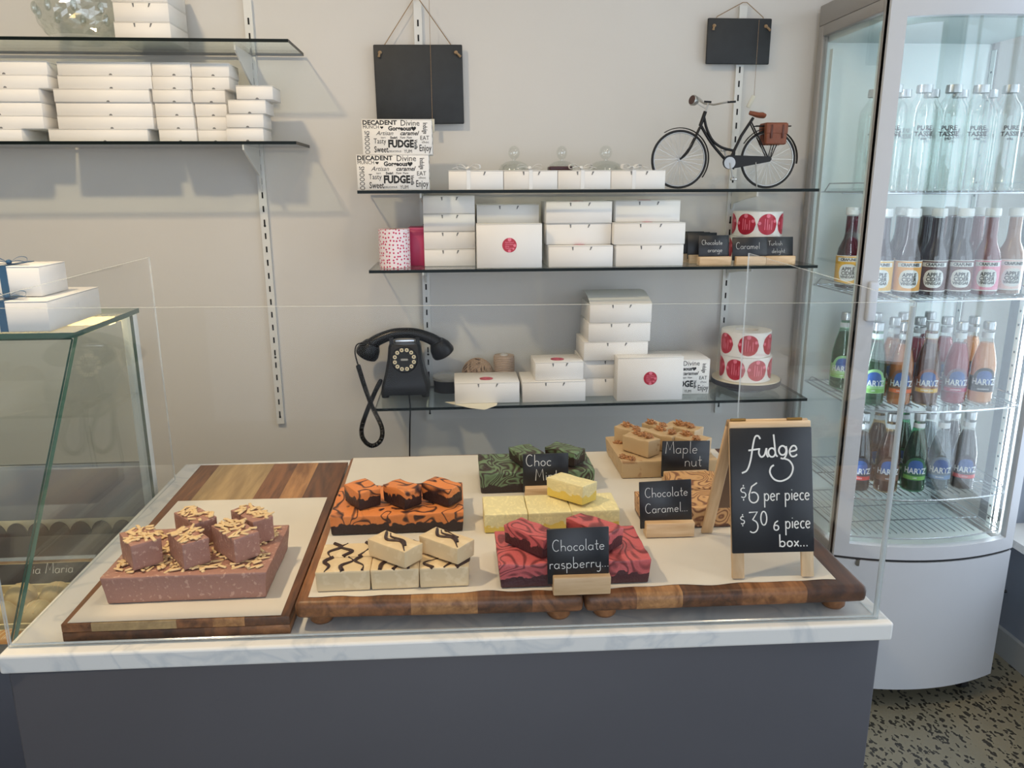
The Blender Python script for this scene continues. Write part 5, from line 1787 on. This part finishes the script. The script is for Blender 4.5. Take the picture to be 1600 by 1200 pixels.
# ------------------------------------------------------------------ easel price sign
E_ = thing('easel_sign', 'black chalkboard easel sign with fudge prices on the board', 'sign', (.4545, 1.002, ZB + .0002), R(-1.5))
LEAN = math.atan2(.060, .222)
LEN = .229
fr_ = bpy.data.objects.new('front_leaf', None)
fr_.empty_display_size = .02
COL.objects.link(fr_)
fr_.parent = E_
fr_.rotation_euler = (-LEAN, 0, 0)
for s in (-1, 1):
    rbox(s * .0605 - .009, s * .0605 + .009, -.003, .003, .0008, LEN, .001, M_PALEWOODZ, 'leg', fr_, (-s * .009, 0, 0), seg=1)
rbox(-.0605, .0605, -.003, .003, LEN - .011, LEN, .001, M_PALEWOOD, 'top_rail', fr_, (0, -.0004, 0), seg=1)
cb = rbox(-.0605, .0605, -.0035, .0015, LEN * .165, LEN - .0095, .0008, M_CHALKB, 'chalkboard', fr_, (0, -.002, 0), seg=1)
Y_ = -.0038


def stroke(mb, pts, r=.0013, n=4):
    """pen stroke on the sign drawing grid (units of 0.2725 mm, origin at the foot of the board)"""
    p = spline([((x - 915) * .0002725, 0, .0378 + (785 - y) * .000277) for x, y in pts], n)
    mb.tube(p, r, 5, flat=.35)


fd = MB()
stroke(fd, [(855, 188), (845, 172), (828, 176), (815, 220), (800, 300), (780, 350), (752, 365)])
stroke(fd, [(790, 247), (848, 240)])
stroke(fd, [(850, 236), (846, 262), (858, 282), (876, 272), (888, 236)])
stroke(fd, [(888, 236), (889, 270), (897, 284)])
stroke(fd, arc(917, 260, 19, 23, -40, 320, 12))
stroke(fd, [(928, 165), (933, 225), (937, 268), (947, 282)])
stroke(fd, arc(975, 250, 20, 24, -40, 320, 12))
stroke(fd, [(995, 228), (998, 262), (982, 292), (964, 290)])
stroke(fd, [(982, 292), (1012, 306), (1030, 342), (1012, 388), (965, 411), (925, 400), (904, 366), (910, 338), (926, 326)])
stroke(fd, [(1014, 258), (1050, 248), (1044, 228), (1026, 230), (1013, 256), (1022, 280), (1040, 282), (1054, 272)])
fd.build('lettering', M_CHALK, cb, (0, Y_, 0), smooth=True)
chalk('$', .0235, cb, (-.0482, Y_, .1154), r=.0010)
chalk('6', .0296, cb, (-.0368, Y_, .1107), r=.0013, wide=1.05)
chalk('per piece', .0233, cb, (-.0128, Y_, .1134), r=.0011, wide=.71)
chalk('$', .018, cb, (-.049, Y_, .078), r=.0009)
chalk('3', .030, cb, (-.0368, Y_, .0674), r=.0012)
chalk('0', .020, cb, (-.0191, Y_, .078), r=.0012, wide=1.1)
chalk('6', .0139, cb, (0, Y_, .0702), r=.0012, wide=1.15)
chalk('piece', .0233, cb, (.0177, Y_, .0724), r=.0011, wide=.72)
chalk('box...', .018, cb, (.0082, Y_, .0461), r=.0012, wide=1.1)
bk = bpy.data.objects.new('rear_leaf', None)
bk.empty_display_size = .02
COL.objects.link(bk)
bk.parent = E_
bk.location = (0, math.sin(LEAN) * LEN + .004, math.cos(LEAN) * LEN)
bk.rotation_euler = (R(22.5), 0, 0)
for s in (-1, 1):
    rbox(-.009, .009, -.003, .003, -LEN - .0115, -.001, .001, M_PALEWOODZ, 'leg', bk, (s * .0515, .003, 0), seg=1)
rbox(-.0605, .0605, -.003, .003, -.012, -.001, .001, M_PALEWOOD, 'top_rail', bk, (0, .003, 0), seg=1)
rbox(-.0430, .0430, -.002, .002, -LEN * .80, -.012, .001, mat('board_back', (118, 92, 74), .6), 'back_panel', bk, (0, .003, 0), seg=1)
for lf in (fr_, bk):                       # both leaves hang straight under the sign
    for ch in list(lf.children):
        mm = lf.matrix_basis @ ch.matrix_basis
        ch.parent = E_
        ch.matrix_basis = mm
    bpy.data.objects.remove(lf)
M_BRASS = mat('brass_hinge', (150, 118, 66), .35, metal=.9)
for x in (-.048, .036):
    h_ = MB().tube([(x - .009, math.sin(LEAN) * LEN + .002, math.cos(LEAN) * LEN + .002), (x + .013, math.sin(LEAN) * LEN + .002, math.cos(LEAN) * LEN + .002)], .0022, 8)
    h_.build('hinge', M_BRASS, E_, smooth=True)

# ================================================================== glass chocolate case at the left
K = thing('display_case', 'slanted glass chocolate display case left of the marble counter', 'display case', (-1.15, 1.3, 0))
KX, KY = -1.15, 1.3
M_KG = glass('case_glass', (.955, .98, .972), .05)
M_KE = mat('case_glass_edge', (58, 92, 84), .2)
M_KF = mat('case_frame', (66, 68, 74), .5)
x0, x1 = -1.85, -.632


def sheet4(name, p, n, th, m, e):
    p = [Vector(q) for q in p]
    n = Vector(n).normalized() * th
    vs = [tuple(q - Vector((KX, KY, 0))) for q in p] + [tuple(q + n - Vector((KX, KY, 0))) for q in p]
    mb = MB().add(vs, [(0, 1, 2, 3), (7, 6, 5, 4)])
    mb.mi = 1
    mb.add(vs, [(i, (i + 1) % 4, (i + 1) % 4 + 4, i + 4) for i in range(4)])
    return mb.build(name, [m, e], K)


sheet4('top_glass', [(x0, 1.325, 1.262), (x1, 1.325, 1.262), (x1, 1.60, 1.262), (x0, 1.60, 1.262)], (0, 0, 1), .009, M_KG, M_KE)
sheet4('front_glass', [(x0, 1.013, .86), (x1 - .007, 1.013, .86), (x1 - .007, 1.328, 1.2615), (x0, 1.328, 1.2615)], (0, .8, -.62), .006, M_KG, M_KE)
sheet4('side_glass', [(x1, 1.02, .86), (x1, 1.566, .86), (x1, 1.566, 1.2615), (x1, 1.335, 1.2615)], (-1, 0, 0), .006, M_KG, M_KE)
rbox(-.012, .012, -.011, .011, .84, 1.2615, .002, mat('case_post', (226, 232, 230), .3), 'rear_post', K, (x1 - .0122 - KX, 1.578 - KY, 0))
rbox(x0 - KX, x1 - .026 - KX, 1.583 - KY, 1.594 - KY, .83, .95, .001, mat('case_back_grey', (150, 152, 154), .5), 'rear_rail', K)
sheet4('rear_glass', [(x0, 1.586, .95), (x1 - .027, 1.586, .95), (x1 - .027, 1.586, 1.2615), (x0, 1.586, 1.2615)], (0, 1, 0), .005, M_KG, M_KE)
rbox(x0 - KX, x1 - .002 - KX, 1.06 - KY, 1.60 - KY, .10, .74, .004, M_KF, 'cabinet', K)
rbox(x0 - KX, x1 - .01 - KX, 1.12 - KY, 1.58 - KY, .0, .10, .002, M_KICK, 'kickboard', K)
rbox(x0 - KX, x1 - .002 - KX, 1.02 - KY, 1.06 - KY, .40, .86, .003, mat('case_front_dark', (58, 60, 70), .45), 'front_apron', K)
rbox(x0 - KX, x1 - .002 - KX, 1.583 - KY, 1.60 - KY, .74, .83, .002, mat('case_rear_cream', (206, 196, 166), .5), 'rear_panel', K)
rbox(x0 - KX, x1 - .008 - KX, 1.06 - KY, 1.583 - KY, .74, .76, .002, mat('case_deck', (92, 84, 68), .5), 'deck', K)
MB().box(x0 - KX, x1 - .04 - KX, 1.555 - KY, 1.58 - KY, 1.245, 1.258).build('light_strip', mat('case_light', (255, 214, 140), .5, emit=12), K)
MB().tube([(x0 - KX, 1.33 - KY, .86), (x1 - .02 - KX, 1.33 - KY, .86)], .006, 8).build('support_rod', M_STEEL, K, smooth=True)

# trays with chocolates and scalloped label strips
M_TRAY = mat('tray_cream', (214, 200, 160), .5)
M_DARK = mat('dark_label', (40, 36, 32), .5)


def tray(lb, xa, xb, ya, yb, z):
    t = thing('chocolate_tray', lb, 'tray', ((xa + xb) / 2, (ya + yb) / 2, z), 0, 'trays in the glass case')
    w, d = (xb - xa) / 2, (yb - ya) / 2
    MB().box(-w, w, -d, d, 0.0003, .004).box(-w, -w + .004, -d, d, .004, .02).box(w - .004, w, -d, d, .004, .02).box(-w + .004, w - .004, -d, -d + .004, .004, .02).box(-w + .004, w - .004, d - .004, d, .004, .02).build('tray_body', M_TRAY, t)
    return t


def choc(lb, x, y, z, m, k, grp):
    t = thing('chocolate', lb, 'chocolate', (x, y, z), k * .7, grp)
    MB().lathe([(0, .0003), (.024, .0003), (.027, .006), (.026, .018), (.018, .030), (.008, .035), (0, .036)], 18).build('shell', m, t, smooth=True)
    mb = MB()
    for q in range(3):
        mb.tube(spline([(-.02, -.008 + q * .008, .025), (-.008, -.006 + q * .007, .0345 if q == 1 else .033), (.008, -.006 + q * .007, .0345 if q == 1 else .033), (.02, -.008 + q * .008, .025)], 4), .0012, 5)
    mb.build('drizzle', M_SLIV if m is not M_SLIV else M_CHO, t, smooth=True)


M_CARAMELC = mat('caramel_shell', (196, 140, 70), .4, var=.1, scale=40)
M_PALEC = mat('pale_shell', (206, 184, 140), .45, var=.08, scale=40)
tray('cream tray of round chocolates at the case front', -.99, -.648, 1.09, 1.235, .7603)
tray('cream tray in front of the Tia Maria card', -.99, -.648, 1.25, 1.395, .7603)
nn = 0
for j in range(2):
    for i in range(5):
        choc(f'round filled chocolate, {ORD[i]} from the counter side, {["front", "second"][j]} row, front tray', -.684 - i * .062, 1.13 + j * .066, .7645, [M_CARAMELC, M_PALEC, M_CARAMELC, M_CHO][(i + j) % 4], nn, 'chocolates in the case')
        nn += 1
for j in range(2):
    for i in range(5):
        choc(f'pale round chocolate, {ORD[i]} from the counter side, {["front", "back"][j]} row, rear tray', -.684 - i * .062, 1.29 + j * .066, .7645, M_PALEC, nn, 'pale chocolates in the rear tray')
        nn += 1
t = thing('case_name_card', 'dark card reading Tia Maria inside the glass case', 'sign', (-.81, 1.412, .7602), 0)
rbox(-.16, .16, -.002, .002, .001, .10, .001, M_DARK, 'card', t, rot=(R(-28), 0, 0), seg=1)
chalk('T', .02, t, (-.02, .0045, .030), (R(-28), 0, 0), r=.0007)
chalk('ia Maria', .02, t, (-.006, .0045, .030), (R(-28), 0, 0), r=.0007)
t = thing('scalloped_label_strip', 'dark scalloped strip standing along the back of the case', 'label strip', (-.83, 1.560, .7602), 0)
for i in range(9):
    MB().prism([(-.021, 0), (.021, 0), (.021, .047)] + arc(0, .047, .021, .026, 0, 180, 10) + [(-.021, .047)], -.002, .002).build('scallop', M_DARK, t, (-.17 + i * .0425, 0, 0.0003))

# gift boxes with blue ribbon on top of the case
M_BLUE = mat('blue_satin', (60, 96, 128), .35)


def gift(lb, xa, xb, ya, yb, z0, z1, rx):
    w, d, h = xb - xa, yb - ya, z1 - z0
    t = carton(xa, xb, ya, d, z0, z1, lb, 'gift boxes with blue ribbon', name='gift_box')
    MB().box(rx - .006, rx + .006, -d / 2 - .0012, -d / 2 - .0004, .001, h + .0006).box(rx - .006, rx + .006, -d / 2 - .0012, d / 2, h + .0002, h + .0012).build('ribbon', M_BLUE, t)
    bow(t, (rx, -d / 2 + .022, h + .001), M_BLUE, 1.2, .4, 'ribbon_bow')


gift('lower white gift box with blue ribbon on top of the glass case', -.90, -.674, 1.335, 1.53, 1.2715, 1.323, .04)
gift('upper white gift box with blue ribbon, stacked on another gift box', -.92, -.703, 1.383, 1.476, 1.3246, 1.376, .05)
